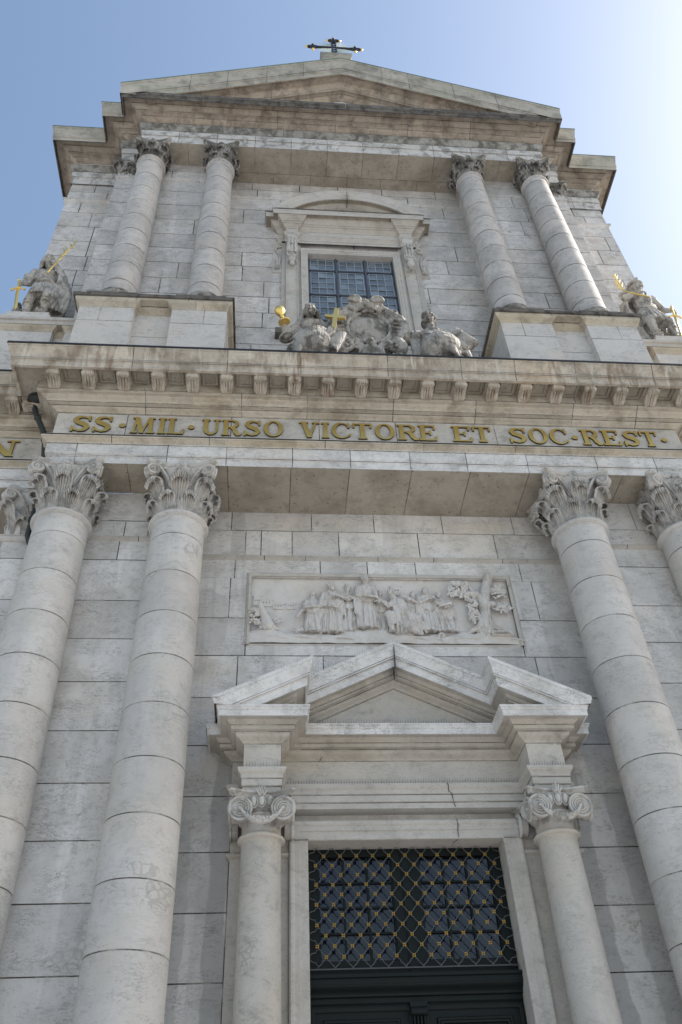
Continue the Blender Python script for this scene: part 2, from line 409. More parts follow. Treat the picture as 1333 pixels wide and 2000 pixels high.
def front(y): return lambda a, b, d: (a, y+d, b)
def side(x, sgn): return lambda a, b, d: (x-sgn*d, a, b)       # face looking to sgn*x
def under(z): return lambda a, b, d: (a, b, z+d)

# ------------------------------------------------------------------ ground and the church root
def ground():
    mb = MB(); mb.box(-1500, 1500, -1500, 1500, -1.2, -.25, 'paving')
    o = mb.build('ground'); o['kind'] = 'structure'
    mb = MB()
    for k in range(4): mb.box(-13-k*.4, 13+k*.4, -4.2-k*.4, 8, -.246+(.16*(3-k) if k < 3 else 0), -.246+.16*(4-k), 'paving')
    o = mb.build('steps'); o['kind'] = 'structure'
ground()
church = thing('church', 'pale limestone baroque church front with paired columns on two storeys and a gabled top', 'church', (0, 0, -.25))
church.location = (0, 0, 0)

LC = [.5, 1.1, 1.95, 2.8, 3.66, 4.54, 5.44, 6.30, 7.17, 8.04, 8.93, 9.78, 10.60, 11.54]     # lower courses
UC = [15.3, 16.1, 16.8, 17.6, 18.4, 19.14, 19.86, 20.55, 21.3, 22.08, 22.85, 23.6, 24.45, 25.31, 26.17, 27.0, 27.5, 27.95]

def lower_walls():
    mb = MB()
    door = (-1.62, 1.62, -1, 6.45); panel = (-2.5, 2.5, 10.03, 11.57)
    ashlar(mb, front(0), -3.76, 3.76, LC, 'wall', holes=[door, panel], seed=3, step=1.9,
           joints={8: [-2.6, -1.5, 1.7, 2.7], 9: [-2.7, 2.9], 10: [-2.69, -1.17, .72, 2.72], 11: [-2.57, 2.55], 12: [-2.9, 3.0], 7: [], 6: [], 5: [], 4: []})
    ashlar(mb, front(0.002), -3.76, 3.76, [11.545, 12.03], 'wall', holes=[panel], seed=4, joints={0: [-2.83, -1.17, -.24, .72, 2.83]})
    ashlar(mb, front(-.004), -3.76, 3.76, [12.03, 12.77, 13.265], 'wall', seed=5, joints={0: [-2.65, -2.34, -1.72, -.78, .85, 2.44], 1: [-2.95, -1.32, -.03, 1.40, 2.90]})
    mb.build('wall', church)
    for sx in (-1, 1):
        mb = MB(); a, b = (-7.15, -3.75) if sx < 0 else (3.75, 7.15)
        ashlar(mb, front(-.5), a, b, LC+[12.03], 'wall', seed=11+sx, step=2.6,
               joints={k: [] for k in range(12)} | ({12: [-4.0, -5.05, -4.93]} if 0 else {12: [sx*4.1], 13: [sx*5.0, sx*4.75-.9*sx]}))
        ashlar(mb, front(-.5), a, b, [12.03, 12.52, 13.265], 'wall', seed=13+sx, joints={0: [sx*4.95, sx*4.5], 1: [sx*4.6, sx*5.3]})
        ashlar(mb, side(sx*3.75, -sx), -.485, 0, LC+[12.03, 12.52, 13.265], 'wall', seed=2, step=9)
        ashlar(mb, side(sx*7.15, sx), -.485, 1.0, LC+[12.03, 12.52, 13.265], 'wall', seed=2, step=9)
        mb.build('pier', church)
        mb = MB(); a, b = (-14, -7.14) if sx < 0 else (7.14, 14)
        ashlar(mb, front(.95), a, b, LC+[12.03, 13.265], 'wall', seed=21+sx)
        mb.build('wing_wall', church)
    # string course
    prof = [(0, 11.99)]+cyma(.01, 12.0, .055, 12.05, 5)+[(.065, 12.05), (.065, 12.075), (0, 12.085)]
    mb = MB(); mould(mb, [(-7.17, .9), (-7.17, -.5), (-3.73, -.5), (-3.73, 0), (3.73, 0), (3.73, -.5), (7.17, -.5), (7.17, .9)], prof, 'smooth', jstep=1.3, seed=5)
    mb.build('string_course', church)
lower_walls()

# ------------------------------------------------------------------ columns
def shaft(zs, r0, r1, zb, zt, m, seed, cx, cy, jw=.008, seg=72):
    rnd = random.Random(seed); mb = MB()
    def rad(z):
        t = (z-zb)/(zt-zb); t = max(0, min(1, t))
        return r0+(r1-r0)*(t**1.7)
    cuts = [zb]+[z for z in zs if zb+.1 < z < zt-.1]+[zt]
    for i in range(len(cuts)-1):
        a = cuts[i]+(jw if i else 0); b = cuts[i+1]-(jw if i < len(cuts)-2 else 0)
        k = 5; pr = [(rad(a)-.006, a)]+[(rad(a+(b-a)*q/k), a+.004+(b-a-.008)*q/k) for q in range(k+1)]+[(rad(b)-.006, b)]
        mb.lathe(pr, m, (cx, cy), seg, rnd.uniform(-.09, .07))
        if i < len(cuts)-2: mb.lathe([(rad(b)-.0065, b-.002), (rad(b)-.0065, b+2*jw+.002)], 'mortar', (cx, cy), seg)
    return mb, rad

def rosette(mb, c, n, r, m, petals=9):
    n = Vector(n).normalized(); u = n.orthogonal().normalized(); u = Vector((n.y, -n.x, 0)).normalized() if abs(n.z) < .9 else u; v = n.cross(u); c = Vector(c)
    for k in range(petals):
        a = 2*math.pi*k/petals; d = u*math.cos(a)+v*math.sin(a); t = n.cross(d)
        rows = []
        for s_, wd, h in ((.15, .10, .02), (.5, .30, .05), (.85, .30, .035), (1.0, .12, .0)):
            rows.append([c+d*(r*s_)+t*(r*wd*q)+n*(h*r*4*(.5+.5*(1-q*q))) for q in (-1, -.5, 0, .5, 1)])
        mb.grid(rows, m)
    mb.ball(c+n*(r*.16), r*.34, m)

def corinthian(mb, m, rn, z0, z1, ab, sq=0.0, fleuron=True):
    """carved capital about the local axis: bell, two rows of leaves, corner scrolls, concave abacus"""
    H = z1-z0; k = rn/.485
    def sc(th):
        return (1.0/max(abs(math.cos(th)), abs(math.sin(th))))**sq
    def rb(t):                                   # bell radius
        return rn*(.92+.10*t+.34*max(0, t-.6)**1.3*2.0)
    NS = 48
    rows = [[(rb(t)*sc(2*math.pi*a/NS)*math.cos(2*math.pi*a/NS), rb(t)*sc(2*math.pi*a/NS)*math.sin(2*math.pi*a/NS), z0+H*t*.88) for a in range(NS)] for t in [i/8 for i in range(9)]]
    mb.grid(rows, m, True)
    def leaf(th, h, wid, out, tip):
        s0 = sc(th); er = Vector((math.cos(th), math.sin(th), 0)); et = Vector((-math.sin(th), math.cos(th), 0))
        pts = []; nz = 9; zt = h-tip*.9
        for i in range(nz):
            t = i/(nz-1); z = zt*t
            pts.append((rb(z/H)*s0+.02*k+out*t**2.4, z))
        cr, cz = pts[-1]; cc = (cr+tip, cz); nc = 10
        for i in range(1, nc+1):
            a = math.pi-i*math.radians(25)
            pts.append((cc[0]+tip*1.15*math.cos(a)*(1-.02*i), cc[1]+tip*math.sin(a)*(1-.02*i)))
        n = len(pts); rows = []; NSX = 12
        for i, (r_, z_) in enumerate(pts):
            t = min(1, i/(nz-1)); u = max(0, (i-nz+1)/nc)
            wd = wid*(.50+.50*t**1.3)*(1-.30*u*u)*(1+(.07*math.cos(i*2.6) if 0 < t < 1 else 0))
            a0 = pts[max(i-1, 0)]; a1 = pts[min(i+1, n-1)]; tx, tz = a1[0]-a0[0], a1[1]-a0[1]
            L = math.hypot(tx, tz)+1e-9; nr, nz_ = tz/L, -tx/L; row = []
            for j in range(-NSX, NSX+1):
                s_ = j/NSX
                d = .021*k*math.cos(s_*math.pi*7)*(.35+.65*t)+(.018*k*(1-min(1, abs(s_)*6)) if u == 0 else 0)
                d += -.055*k*s_*s_*(1-.6*t)+.03*k*abs(s_)**3*t*(1-u)
                p = er*(r_+nr*d-.04*k*s_*s_*t)+et*(s_*wd)+Vector((0, 0, z0+z_+nz_*d-.075*k*s_*s_*t))
                row.append(p)
            rows.append(row)
        mb.grid(rows, m)
    for q in range(8): leaf(R(22.5+45*q), .37*H, .150*k, .055*k, .055*k)
    for q in range(8): leaf(R(45*q), .67*H if q % 2 == 0 else .66*H, .175*k, .10*k if q % 2 == 0 else .17*k, .070*k)
    # scrolls
    def scroll(th0, th1, zs, rtop, rs, ends, tub, turns=1.9):
        s0 = sc(th0)
        a = Vector((rb(.55)*s0*math.cos(th0), rb(.55)*s0*math.sin(th0), 0))+Vector((math.cos(th0), math.sin(th0), 0))*.05*k
        b = Vector((ends*math.cos(th1), ends*math.sin(th1), 0)); e1 = (b-a); L = e1.length; e1.normalize()
        nrm = Vector((e1.y, -e1.x, 0))
        if nrm.dot(b) < 0: nrm = -nrm
        cz = rtop-rs; cl = L-rs*.15
        pts = []
        for i in range(8):
            t = i/7; pts.append((cl*t*.92-.0*k, zs+(cz+rs-zs)*(1-(1-t)**2.0)))
        sx = pts[-1][0]; cx_ = sx
        ns = 34; rad = []
        for i in range(1, ns):
            t = i/ns; ang = math.pi/2-t*turns*2*math.pi; r_ = rs*(1-.86*t)
            pts.append((cx_+r_*math.cos(ang), cz+r_*math.sin(ang)))
        n = len(pts); rr = [tub*(.65+.35*min(1, i/7)) if i < 9 else tub*(1-.55*(i-9)/(n-9)) for i in range(n)]
        P3 = [a+e1*x+Vector((0, 0, z)) for x, z in pts]
        mb.tube(P3, rr, m, 6)
        P4 = [p-nrm*tub*1.6 for p in P3[:26]]
        mb.tube(P4, [q*1.15 for q in rr[:26]], m, 6)
        c = a+e1*cx_+Vector((0, 0, cz))
        mb.tube([c-nrm*tub*2.6, c-nrm*tub*.2], rs*.93, m, 16)
        mb.tube([c-nrm*tub*.4, c+nrm*tub*1.1], [rs*.26, rs*.18], m, 10)
    for q in range(4):
        for sg in (-1, 1):
            scroll(R(90*q+45-sg*28), R(90*q+45-sg*5), z0+.50*H, z0+.885*H, .125*k, rb(1)*1.42 if not sq else rb(1)*1.55, .030*k)
    for q in range(4):
        for sg in (-1, 1):
            scroll(R(90*q+sg*22), R(90*q+sg*5), z0+.52*H, z0+.83*H, .062*k, rb(.8)*1.16*sc(R(90*q)), .017*k, 1.6)
    # abacus with concave sides
    def outline(e):
        o = []; hw = ab+e; ch = .075*k; dip = .16*k
        for q in range(4):
            rot = Matrix.Rotation(R(90*q), 2)
            for i in range(11):
                t = -1+2*i/10; x = hw*.9999-0; px = (hw-ch)*t; py = -(hw-ch*0-dip*(1-t*t))
                o.append(rot @ Vector((px, py)))
        return o
    prof = [(-.05*k, .87), (-.02*k, .875), (-.005*k, .90), (-.015*k, .925), (.0, .93), (.025*k, .955), (.03*k, .985), (.02*k, 1.0)]
    rows = [[(p.x, p.y, z0+H*t) for p in outline(e)] for e, t in prof]
    mb.grid(rows, m, True, False, 0, True)
    for q in range(4):
        th = R(90*q); d = ab-.16*k+.05*k
        if fleuron: rosette(mb, (d*math.cos(th), d*math.sin(th), z0+.935*H), (math.cos(th), math.sin(th), -.15), .115*k, m)

def ring(prof, m, cx=0, cy=0, seg=64):
    mb = MB(); mb.lathe(prof, m, (cx, cy), seg); return mb

def lower_columns():
    zs = [3.66, 4.60, 5.46, 6.34, 7.18, 8.07, 8.94, 9.79, 10.66, 11.52]
    proto = None
    for i, (x, y) in enumerate([(-6.03, -.83), (-3.885, -.83), (3.885, -.83), (6.03, -.83)]):
        mb, rad = shaft(zs, .555, .487, 1.55, 11.98, 'col', 30+i, 0, 0)
        c = mb.build('column', church); c.location = (x, y, 0)
        mb = ring([(.487, 11.93), (.50, 11.95), (.52, 11.955), (.525, 11.97)]+arc((.515, 12.015), .045, -70, 90, 8)+[(.47, 12.06)], 'col'); mb.build('astragal', c)
        if proto is None:
            mb = MB(); corinthian(mb, 'carve', .485, 12.05, 13.268, .655); proto = mb.build('capital', c, recalc=False)
            mb = MB(); mb.box(-.72, .72, -.72, .33, .23, .95, 'col'); mb.box(-.7, .7, -.7, .31, .95, 1.15, 'col')
            mb.lathe([(.56, 1.15)]+arc((.60, 1.24), .09, -90, 90, 8)+[(.59, 1.34), (.57, 1.4), (.585, 1.44)]+arc((.58, 1.48), .045, -90, 90, 6)+[(.555, 1.55)], 'col', (0, 0), 64)
            base = mb.build('base', c)
        else:
            d = proto.copy(); COL.objects.link(d); d.parent = c
            d = base.copy(); COL.objects.link(d); d.parent = c
    # pilaster capitals on the outer corners of the piers
    for sx in (-1, 1):
        mb = MB(); corinthian(mb, 'carve', .44, 12.05, 13.26, .60, .85, True); o = mb.build('pilaster_capital', church, recalc=False)
        o.location = (sx*6.69, -.08, 0)
        mb = MB(); mould(mb, [(sx*7.16, .9), (sx*7.16, -.51), (sx*6.1, -.51)][::(1 if sx < 0 else -1)], [(0, 11.93), (.03, 11.95), (.05, 12.0), (.05, 12.04), (0, 12.06)], 'col'); mb.build('astragal', o).location = (-sx*6.69, .08, 0)
lower_columns()
#PART2
def clip_below(o, z):
    bm = bmesh.new(); bm.from_mesh(o.data)
    bmesh.ops.bisect_plane(bm, geom=bm.verts[:]+bm.edges[:]+bm.faces[:], plane_co=(0, 0, z), plane_no=(0, 0, 1), clear_inner=True)
    bm.to_mesh(o.data); bm.free()

# ------------------------------------------------------------------ lower entablature
FY, FB = -1.32, -.59        # frieze planes of centre and flanks
LPATH = [(-14, FB), (-6.5, FB), (-6.5, FY), (6.5, FY), (6.5, FB), (14, FB)]
def lower_entablature():
    mb = MB()
    prof = [(0, 13.27), (0, 13.43), (.018, 13.437), (.018, 13.49), (.035, 13.50), (.035, 13.775), (.05, 13.785)]
    mould(mb, LPATH, prof, 'arch', jstep=1.25, tv=.08, jx=[-5.95, -4.2, -3.05, -1.75, -.6, .6, 1.75, 3.0, 4.45, 5.7], seed=3)
    bed_joint(mb, LPATH, [(.0185, 13.464), (.036, 13.768)], .018)
    ent = mb.build('entablature', church)
    mb = MB()
    prof = [(.05, 13.785)]+cyma(.055, 13.79, .13, 13.85, 6)+[(.155, 13.855), (.155, 13.905), (0, 13.925)]
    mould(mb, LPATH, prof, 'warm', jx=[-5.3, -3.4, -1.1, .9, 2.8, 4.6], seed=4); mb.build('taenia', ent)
    mb = MB(); mould(mb, LPATH, [(.156, 13.897), (.168, 13.897), (.168, 13.913), (0, 13.932)], 'flash'); mb.build('flashing', ent)
    mb = MB(); mould(mb, LPATH, [(0, 13.91), (0, 14.725)], 'frieze', jx=[-5.1, -3.0, -1.2, .4, 2.5, 4.5], seed=5); mb.build('frieze', ent)
    mb = MB()
    prof = [(0, 14.72), (.03, 14.725)]+cyma(.035, 14.73, .13, 14.79, 6)+[(.135, 14.79), (.135, 14.815), (.20, 14.825), (.20, 14.81), (.21, 14.81), (.21, 14.85), (.22, 14.855)]+cyma(.225, 14.86, .33, 14.925, 8)+[(.335, 14.925), (.335, 14.945), (.385, 14.95), (.385, 14.935), (.40, 14.935), (.40, 15.03)]
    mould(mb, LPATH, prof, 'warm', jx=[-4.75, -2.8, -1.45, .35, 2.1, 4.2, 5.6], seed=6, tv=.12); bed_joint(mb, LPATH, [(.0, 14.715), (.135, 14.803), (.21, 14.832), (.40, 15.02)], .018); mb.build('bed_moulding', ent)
    # soffit slabs
    mb = MB()
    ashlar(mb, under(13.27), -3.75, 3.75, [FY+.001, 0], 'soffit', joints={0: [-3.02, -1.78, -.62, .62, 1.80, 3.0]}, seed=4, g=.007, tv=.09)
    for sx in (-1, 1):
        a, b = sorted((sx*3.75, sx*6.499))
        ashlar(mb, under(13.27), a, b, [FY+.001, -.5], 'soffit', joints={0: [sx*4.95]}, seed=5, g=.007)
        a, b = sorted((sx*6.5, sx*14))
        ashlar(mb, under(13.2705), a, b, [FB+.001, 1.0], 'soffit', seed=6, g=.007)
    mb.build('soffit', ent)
    # cornice
    cor = MB()
    mould(cor, LPATH, [(.40, 15.03), (.40, 15.235)], 'warm', jstep=2.2, seed=7)
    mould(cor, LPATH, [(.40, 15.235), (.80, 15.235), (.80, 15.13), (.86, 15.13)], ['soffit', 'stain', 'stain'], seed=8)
    jx = [-5.9, -5.0, -3.1, -1.6, .2, 1.75, 2.9, 4.2, 5.9]
    cj = cor
    mould(cj, LPATH, [(.86, 15.13), (.865, 15.29), (.885, 15.295), (.885, 15.33), (.90, 15.335), (.90, 15.36)]+cyma(.90, 15.365, .98, 15.62, 9)+[(.995, 15.625), (.995, 15.70)], 'stain', jx=jx, seed=9, tv=.14)
    bed_joint(cor, LPATH, [(.886, 15.315), (.90, 15.352)], .014)
    mould(cor, LPATH, [(.99, 15.70), (.0, 15.78), (-.6, 15.79)], 'lich')
    cor = cor.build('cornice', church)
    mb = MB(); mould(mb, LPATH, [(.996, 15.67), (1.012, 15.67), (1.012, 15.715), (.9, 15.722)], 'flash'); mb.build('flashing', cor)
    # coffer ribs between the modillions and the modillions themselves
    def modillion():
        mb = MB(); w_ = .105
        pr = [(-.40, 15.23), (-.40, 14.985), (-.43, 14.97), (-.50, 14.985), (-.58, 15.03), (-.66, 15.045), (-.70, 15.03)]
        pr += [(-.745+.062*math.cos(R(a)), 15.075+.062*math.sin(R(a))) for a in range(-60, -260, -25)]
        pr += [(-.80, 15.135), (-.80, 15.17), (-.815, 15.175), (-.815, 15.23)]
        mb.prism(pr, -w_, w_, 'stain', .05, 'x')
        # raised side scroll, fluted face and top slab
        for sx in (-1, 1):
            mb.tube([(sx*(w_-.01), -.745, 15.075), (sx*(w_+.02), -.745, 15.075)], .05, 'stain', 12)
            mb.tube([(sx*(w_+.005), -.70, 15.05), (sx*(w_+.005), -.58, 15.05), (sx*(w_+.005), -.46, 15.0)], .02, 'stain', 6)
        for i in range(5): mb.ball(((i-2)*.041, -.775, 15.05), (.026, .04, .055), 'stain', .06, 8)
        for i in (-1, 0, 1): mb.tube([(i*.053, -.70, 15.028), (i*.053, -.60, 15.02), (i*.053, -.46, 14.975)], .022, 'stain', 6)
        for i in range(6): mb.ball((-.085+.034*i, -.80, 15.15), (.018, .018, .022), 'stain', .1, 6)
        mb.box(-w_-.035, w_+.035, -.835, -.40, 15.185, 15.234, 'stain', .05)
        return mb
    proto = modillion().build('modillion', cor); first = True
    xs = [s*(.345+.69*k) for k in range(10) for s in (-1, 1)]
    xs.sort()
    for x in xs:
        o = proto if first else copy_part(proto, cor); first = False
        o.location = (x, FY, 0)
    for sx in (-1, 1):
        for x in (7.5, 8.2, 8.9):
            o = copy_part(proto, cor); o.location = (sx*x, FB, 0)
        o = copy_part(proto, cor); o.location = (sx*6.5, -1.16, 0); o.rotation_euler = (0, 0, sx*math.pi/2)
    # coffers: sunk panels in the corona soffit
    for i in range(len(xs)-1):
        mb = MB(); a, b = xs[i]+.19, xs[i+1]-.19; y0, y1, z = FY-.77, FY-.43, 15.233
        for (u0, u1, v0, v1) in ((a, b, y0, y0+.045), (a, b, y1-.045, y1), (a, a+.045, y0+.045, y1-.045), (b-.045, b, y0+.045, y1-.045)):
            mb.box(u0, u1, v0, v1, z-.035, z+.01, 'soffit', -.12)
        mb.build('coffer', cor)
    return ent
ENT = lower_entablature()

# ------------------------------------------------------------------ inscription letters (shapes as distance fields, traced by marching squares)
def seg_d(X, Y, pts, wf):
    d = np.full(X.shape, 9.0)
    for i in range(len(pts)-1):
        (ax, ay), (bx, by) = pts[i], pts[i+1]; vx, vy = bx-ax, by-ay; L2 = vx*vx+vy*vy+1e-9
        t = np.clip(((X-ax)*vx+(Y-ay)*vy)/L2, 0, 1); wd = wf[i]+(wf[i+1]-wf[i])*t
        d = np.minimum(d, np.hypot(X-ax-t*vx, Y-ay-t*vy)-wd)
    return d
def box_d(X, Y, x0, x1, y0, y1):
    return np.maximum(np.maximum(x0-X, X-x1), np.maximum(y0-Y, Y-y1))
def bar_d(X, Y, ax, ay, bx, by, hw):       # slanted stem cut level at top and bottom, hw = half width measured along x
    t = (Y-ay)/(by-ay); return np.maximum(np.abs(X-(ax+(bx-ax)*t))-hw, np.maximum(min(ay, by)-Y, Y-max(ay, by)))*.9
def ell_d(X, Y, cx, cy, rx, ry):
    return (np.hypot((X-cx)/rx, (Y-cy)/ry)-1)*min(rx, ry)
def glyph(ch):
    """unit-height glyph with slab serifs; returns (field, X, Y)"""
    W = {'S': .82, 'M': 1.16, 'I': .46, 'L': .80, 'U': .96, 'R': .98, 'O': .92, 'V': .98, 'C': .88, 'T': .92, 'E': .86, 'N': 1.08, '.': .3,
         'J': .6, 'B': .8, 'A': .95}[ch]
    nx = int(W*46)+6; X, Y = np.meshgrid(np.linspace(-.06, W+.06, nx), np.linspace(-.06, 1.06, 52)); U = np.minimum
    st, se, th = .10, .085, .05          # half stem, serif height, half thin
    def stem(x, l=.19, r=.19, y0=0, y1=1): 
        d = box_d(X, Y, x-st, x+st, y0, y1)
        if y0 == 0: d = U(d, box_d(X, Y, x-l, x+r, 0, se))
        if y1 == 1: d = U(d, box_d(X, Y, x-l, x+r, 1-se, 1))
        return d
    if ch == 'I': d = stem(.23)
    elif ch == '.': d = ell_d(X, Y, .15, .45, .12, .12)
    elif ch == 'L': d = U(stem(.21), U(box_d(X, Y, .1, .76, 0, se), bar_d(X, Y, .70, 0, .74, .32, .05)))
    elif ch == 'T': d = U(stem(.46), U(box_d(X, Y, .06, .86, 1-se, 1), U(bar_d(X, Y, .10, .70, .08, 1, .045), bar_d(X, Y, .82, .70, .84, 1, .045))))
    elif ch == 'E': 
        d = U(stem(.21), U(box_d(X, Y, .1, .80, 0, se), box_d(X, Y, .1, .76, 1-se, 1)))
        d = U(d, U(bar_d(X, Y, .76, 0, .79, .30, .045), bar_d(X, Y, .74, 1, .72, .72, .045)))
        d = U(d, U(box_d(X, Y, .2, .56, .47, .54), box_d(X, Y, .50, .58, .36, .66)))
    elif ch == 'O':
        d = np.maximum(ell_d(X, Y, .46, .5, .45, .51), -ell_d(X, Y, .46, .5, .245, .43))
    elif ch == 'C':
        d = np.maximum(ell_d(X, Y, .47, .5, .45, .51), -ell_d(X, Y, .52, .5, .29, .43)); d = np.maximum(d, -np.maximum(X*-1+.60, np.abs(Y-.5)-.21))
        d = U(d, box_d(X, Y, .74, .83, .66, 1.0)); d = U(d, seg_d(X, Y, [(.84, .24), (.80, .14)], [.05, .03]))
    elif ch == 'S':
        p = [(.71, .80), (.60, .90), (.42, .945), (.24, .87), (.19, .73), (.28, .60), (.45, .515), (.60, .42), (.66, .28), (.58, .12), (.40, .06), (.22, .11), (.12, .24)]
        wv = [.03, .04, .055, .075, .095, .11, .12, .11, .095, .075, .055, .045, .035]
        d = U(seg_d(X, Y, p, wv), U(box_d(X, Y, .665, .755, .68, 1.0), box_d(X, Y, .06, .15, 0, .34)))
    elif ch == 'U':
        p = [(.22, 1), (.22, .36), (.27, .18), (.40, .07), (.54, .07), (.68, .17), (.735, .36), (.735, 1)]
        d = seg_d(X, Y, p, [.10, .10, .095, .07, .055, .055, .055, .055]); d = np.maximum(d, Y-1)
        d = U(d, U(box_d(X, Y, .03, .41, 1-se, 1), box_d(X, Y, .57, .90, 1-se, 1)))
    elif ch in 'RB':
        d = stem(.21); o = np.maximum(ell_d(X, Y, .50, .745, .31, .255), -ell_d(X, Y, .48, .745, .155, .17)); o = np.maximum(o, .42-X)
        d = U(d, U(o, U(box_d(X, Y, .2, .5, .92, 1.0), box_d(X, Y, .2, .5, .49, .57))))
        if ch == 'R': d = U(d, U(seg_d(X, Y, [(.46, .50), (.60, .40), (.68, .18), (.78, .06), (.92, .10)], [.06, .10, .10, .07, .035]), box_d(X, Y, .68, .9, 0, .05)))
        else:
            o = np.maximum(ell_d(X, Y, .50, .26, .30, .26), -ell_d(X, Y, .48, .26, .15, .17)); d = U(d, U(np.maximum(o, .42-X), box_d(X, Y, .2, .5, 0, .08)))
    elif ch == 'V':
        d = U(bar_d(X, Y, .49, 0, .22, 1, .115), bar_d(X, Y, .49, 0, .80, 1, .055)); d = U(d, U(box_d(X, Y, .02, .43, 1-se, 1), box_d(X, Y, .62, .97, 1-se, 1)))
    elif ch == 'M':
        d = U(U(bar_d(X, Y, .16, 0, .24, 1, .05), bar_d(X, Y, .93, 0, .90, 1, .105)), U(bar_d(X, Y, .53, 0, .26, 1, .115), bar_d(X, Y, .53, 0, .86, 1, .05)))
        for a, b, y in ((.0, .33, 0), (.72, 1.14, 0), (.06, .36, 1-se), (.80, 1.10, 1-se)): d = U(d, box_d(X, Y, a, b, y, y+se))
    elif ch == 'N':
        d = U(U(box_d(X, Y, .17, .27, 0, 1), box_d(X, Y, .80, .90, 0, 1)), bar_d(X, Y, .84, 0, .22, 1, .13))
        for a, b, y in ((.04, .40, 0), (.02, .36, 1-se), (.66, 1.04, 1-se)): d = U(d, box_d(X, Y, a, b, y, y+se))
    elif ch == 'A': d = U(U(bar_d(X, Y, .2, 0, .46, 1, .05), bar_d(X, Y, .76, 0, .46, 1, .1)), U(box_d(X, Y, .26, .7, .3, .38), U(box_d(X, Y, .04, .36, 0, .07), box_d(X, Y, .58, .94, 0, .07))))
    elif ch == 'J': d = U(box_d(X, Y, .3, .48, .2, 1), U(seg_d(X, Y, [(.39, .25), (.3, .08), (.12, .1)], [.09, .07, .06]), box_d(X, Y, .2, .58, .92, 1)))
    return d, X, Y, W
def letter_mesh(mb, ch, to3, depth, mf, ms):
    d, X, Y, W = glyph(ch); ny, nx = d.shape; V = {}; edge = {}
    vs, fs, bnd = [], [], []
    def vid(key, p):
        if key not in V: V[key] = len(vs); vs.append(p)
        return V[key]
    def cr(i0, j0, i1, j1):
        a, b = d[i0, j0], d[i1, j1]; t = a/(a-b) if a != b else .5; t = min(max(t, .02), .98)
        key = ('e',)+tuple(sorted(((i0, j0), (i1, j1)))); p = (X[i0, j0]+(X[i1, j1]-X[i0, j0])*t, Y[i0, j0]+(Y[i1, j1]-Y[i0, j0])*t)
        return vid(key, p)
    for i in range(ny-1):
        for j in range(nx-1):
            c = [(i, j), (i, j+1), (i+1, j+1), (i+1, j)]; ins = [d[q] < 0 for q in c]
            if not any(ins): continue
            poly = []; flags = []
            for q in range(4):
                a, b = c[q], c[(q+1) % 4]
                if ins[q]: poly.append(vid(('v',)+a, (X[a], Y[a]))); flags.append(0)
                if ins[q] != ins[(q+1) % 4]: poly.append(cr(*a, *b)); flags.append(1 if ins[q] else 2)
            fs.append(poly)
            for q in range(len(poly)):
                if flags[q] == 1 and flags[(q+1) % len(poly)] == 2: bnd.append((poly[q], poly[(q+1) % len(poly)]))
    n = len(vs); F = [to3(x, y, depth) for x, y in vs]; B = [to3(x, y, 0) for x, y in vs]
    mb.add(F, fs, mf)
    sv = []; sf = []
    for a, b in bnd:
        o = len(sv); sv += [F[a], F[b], B[b], B[a]]; sf.append((o, o+1, o+2, o+3))
    mb.add(sv, sf, ms)
    return W
INSCR = [('S', -6.19, -5.79), ('S', -5.76, -5.37), ('.', -5.235, -5.105), ('M', -4.99, -4.52), ('I', -4.47, -4.30), ('L', -4.27, -3.94), ('.', -3.865, -3.735),
         ('U', -3.59, -3.20), ('R', -3.18, -2.78), ('S', -2.75, -2.39), ('O', -2.33, -1.95), ('V', -1.61, -1.20), ('I', -1.16, -.99), ('C', -.95, -.57), ('T', -.52, -.10),
         ('O', -.04, .35), ('R', .42, .87), ('E', .87, 1.24), ('E', 1.57, 1.98), ('T', 2.0, 2.40), ('S', 2.76, 3.15), ('O', 3.2, 3.59), ('C', 3.65, 4.02), ('.', 4.12, 4.25),
         ('R', 4.33, 4.77), ('E', 4.78, 5.17), ('S', 5.22, 5.59), ('T', 5.62, 6.0), ('.', 6.07, 6.20)]
def inscription():
    z0, hgt = 14.13, .47
    for ch, a, b in INSCR+[('N', -8.05, -7.36)]:
        W = {'S': .82, 'M': 1.16, 'I': .46, 'L': .80, 'U': .96, 'R': .98, 'O': .92, 'V': .98, 'C': .88, 'T': .92, 'E': .86, 'N': 1.08, '.': .3}[ch]
        sx = (b-a)/(W-.06); y = FB if ch == 'N' else FY
        mb = MB()
        letter_mesh(mb, ch, lambda u, v, dd: (a+(u-.03)*sx, y-.008-dd, z0+v*hgt), .032, 'gold', 'letterside')
        mb.build('dot' if ch == '.' else 'letter', ENT)
inscription()

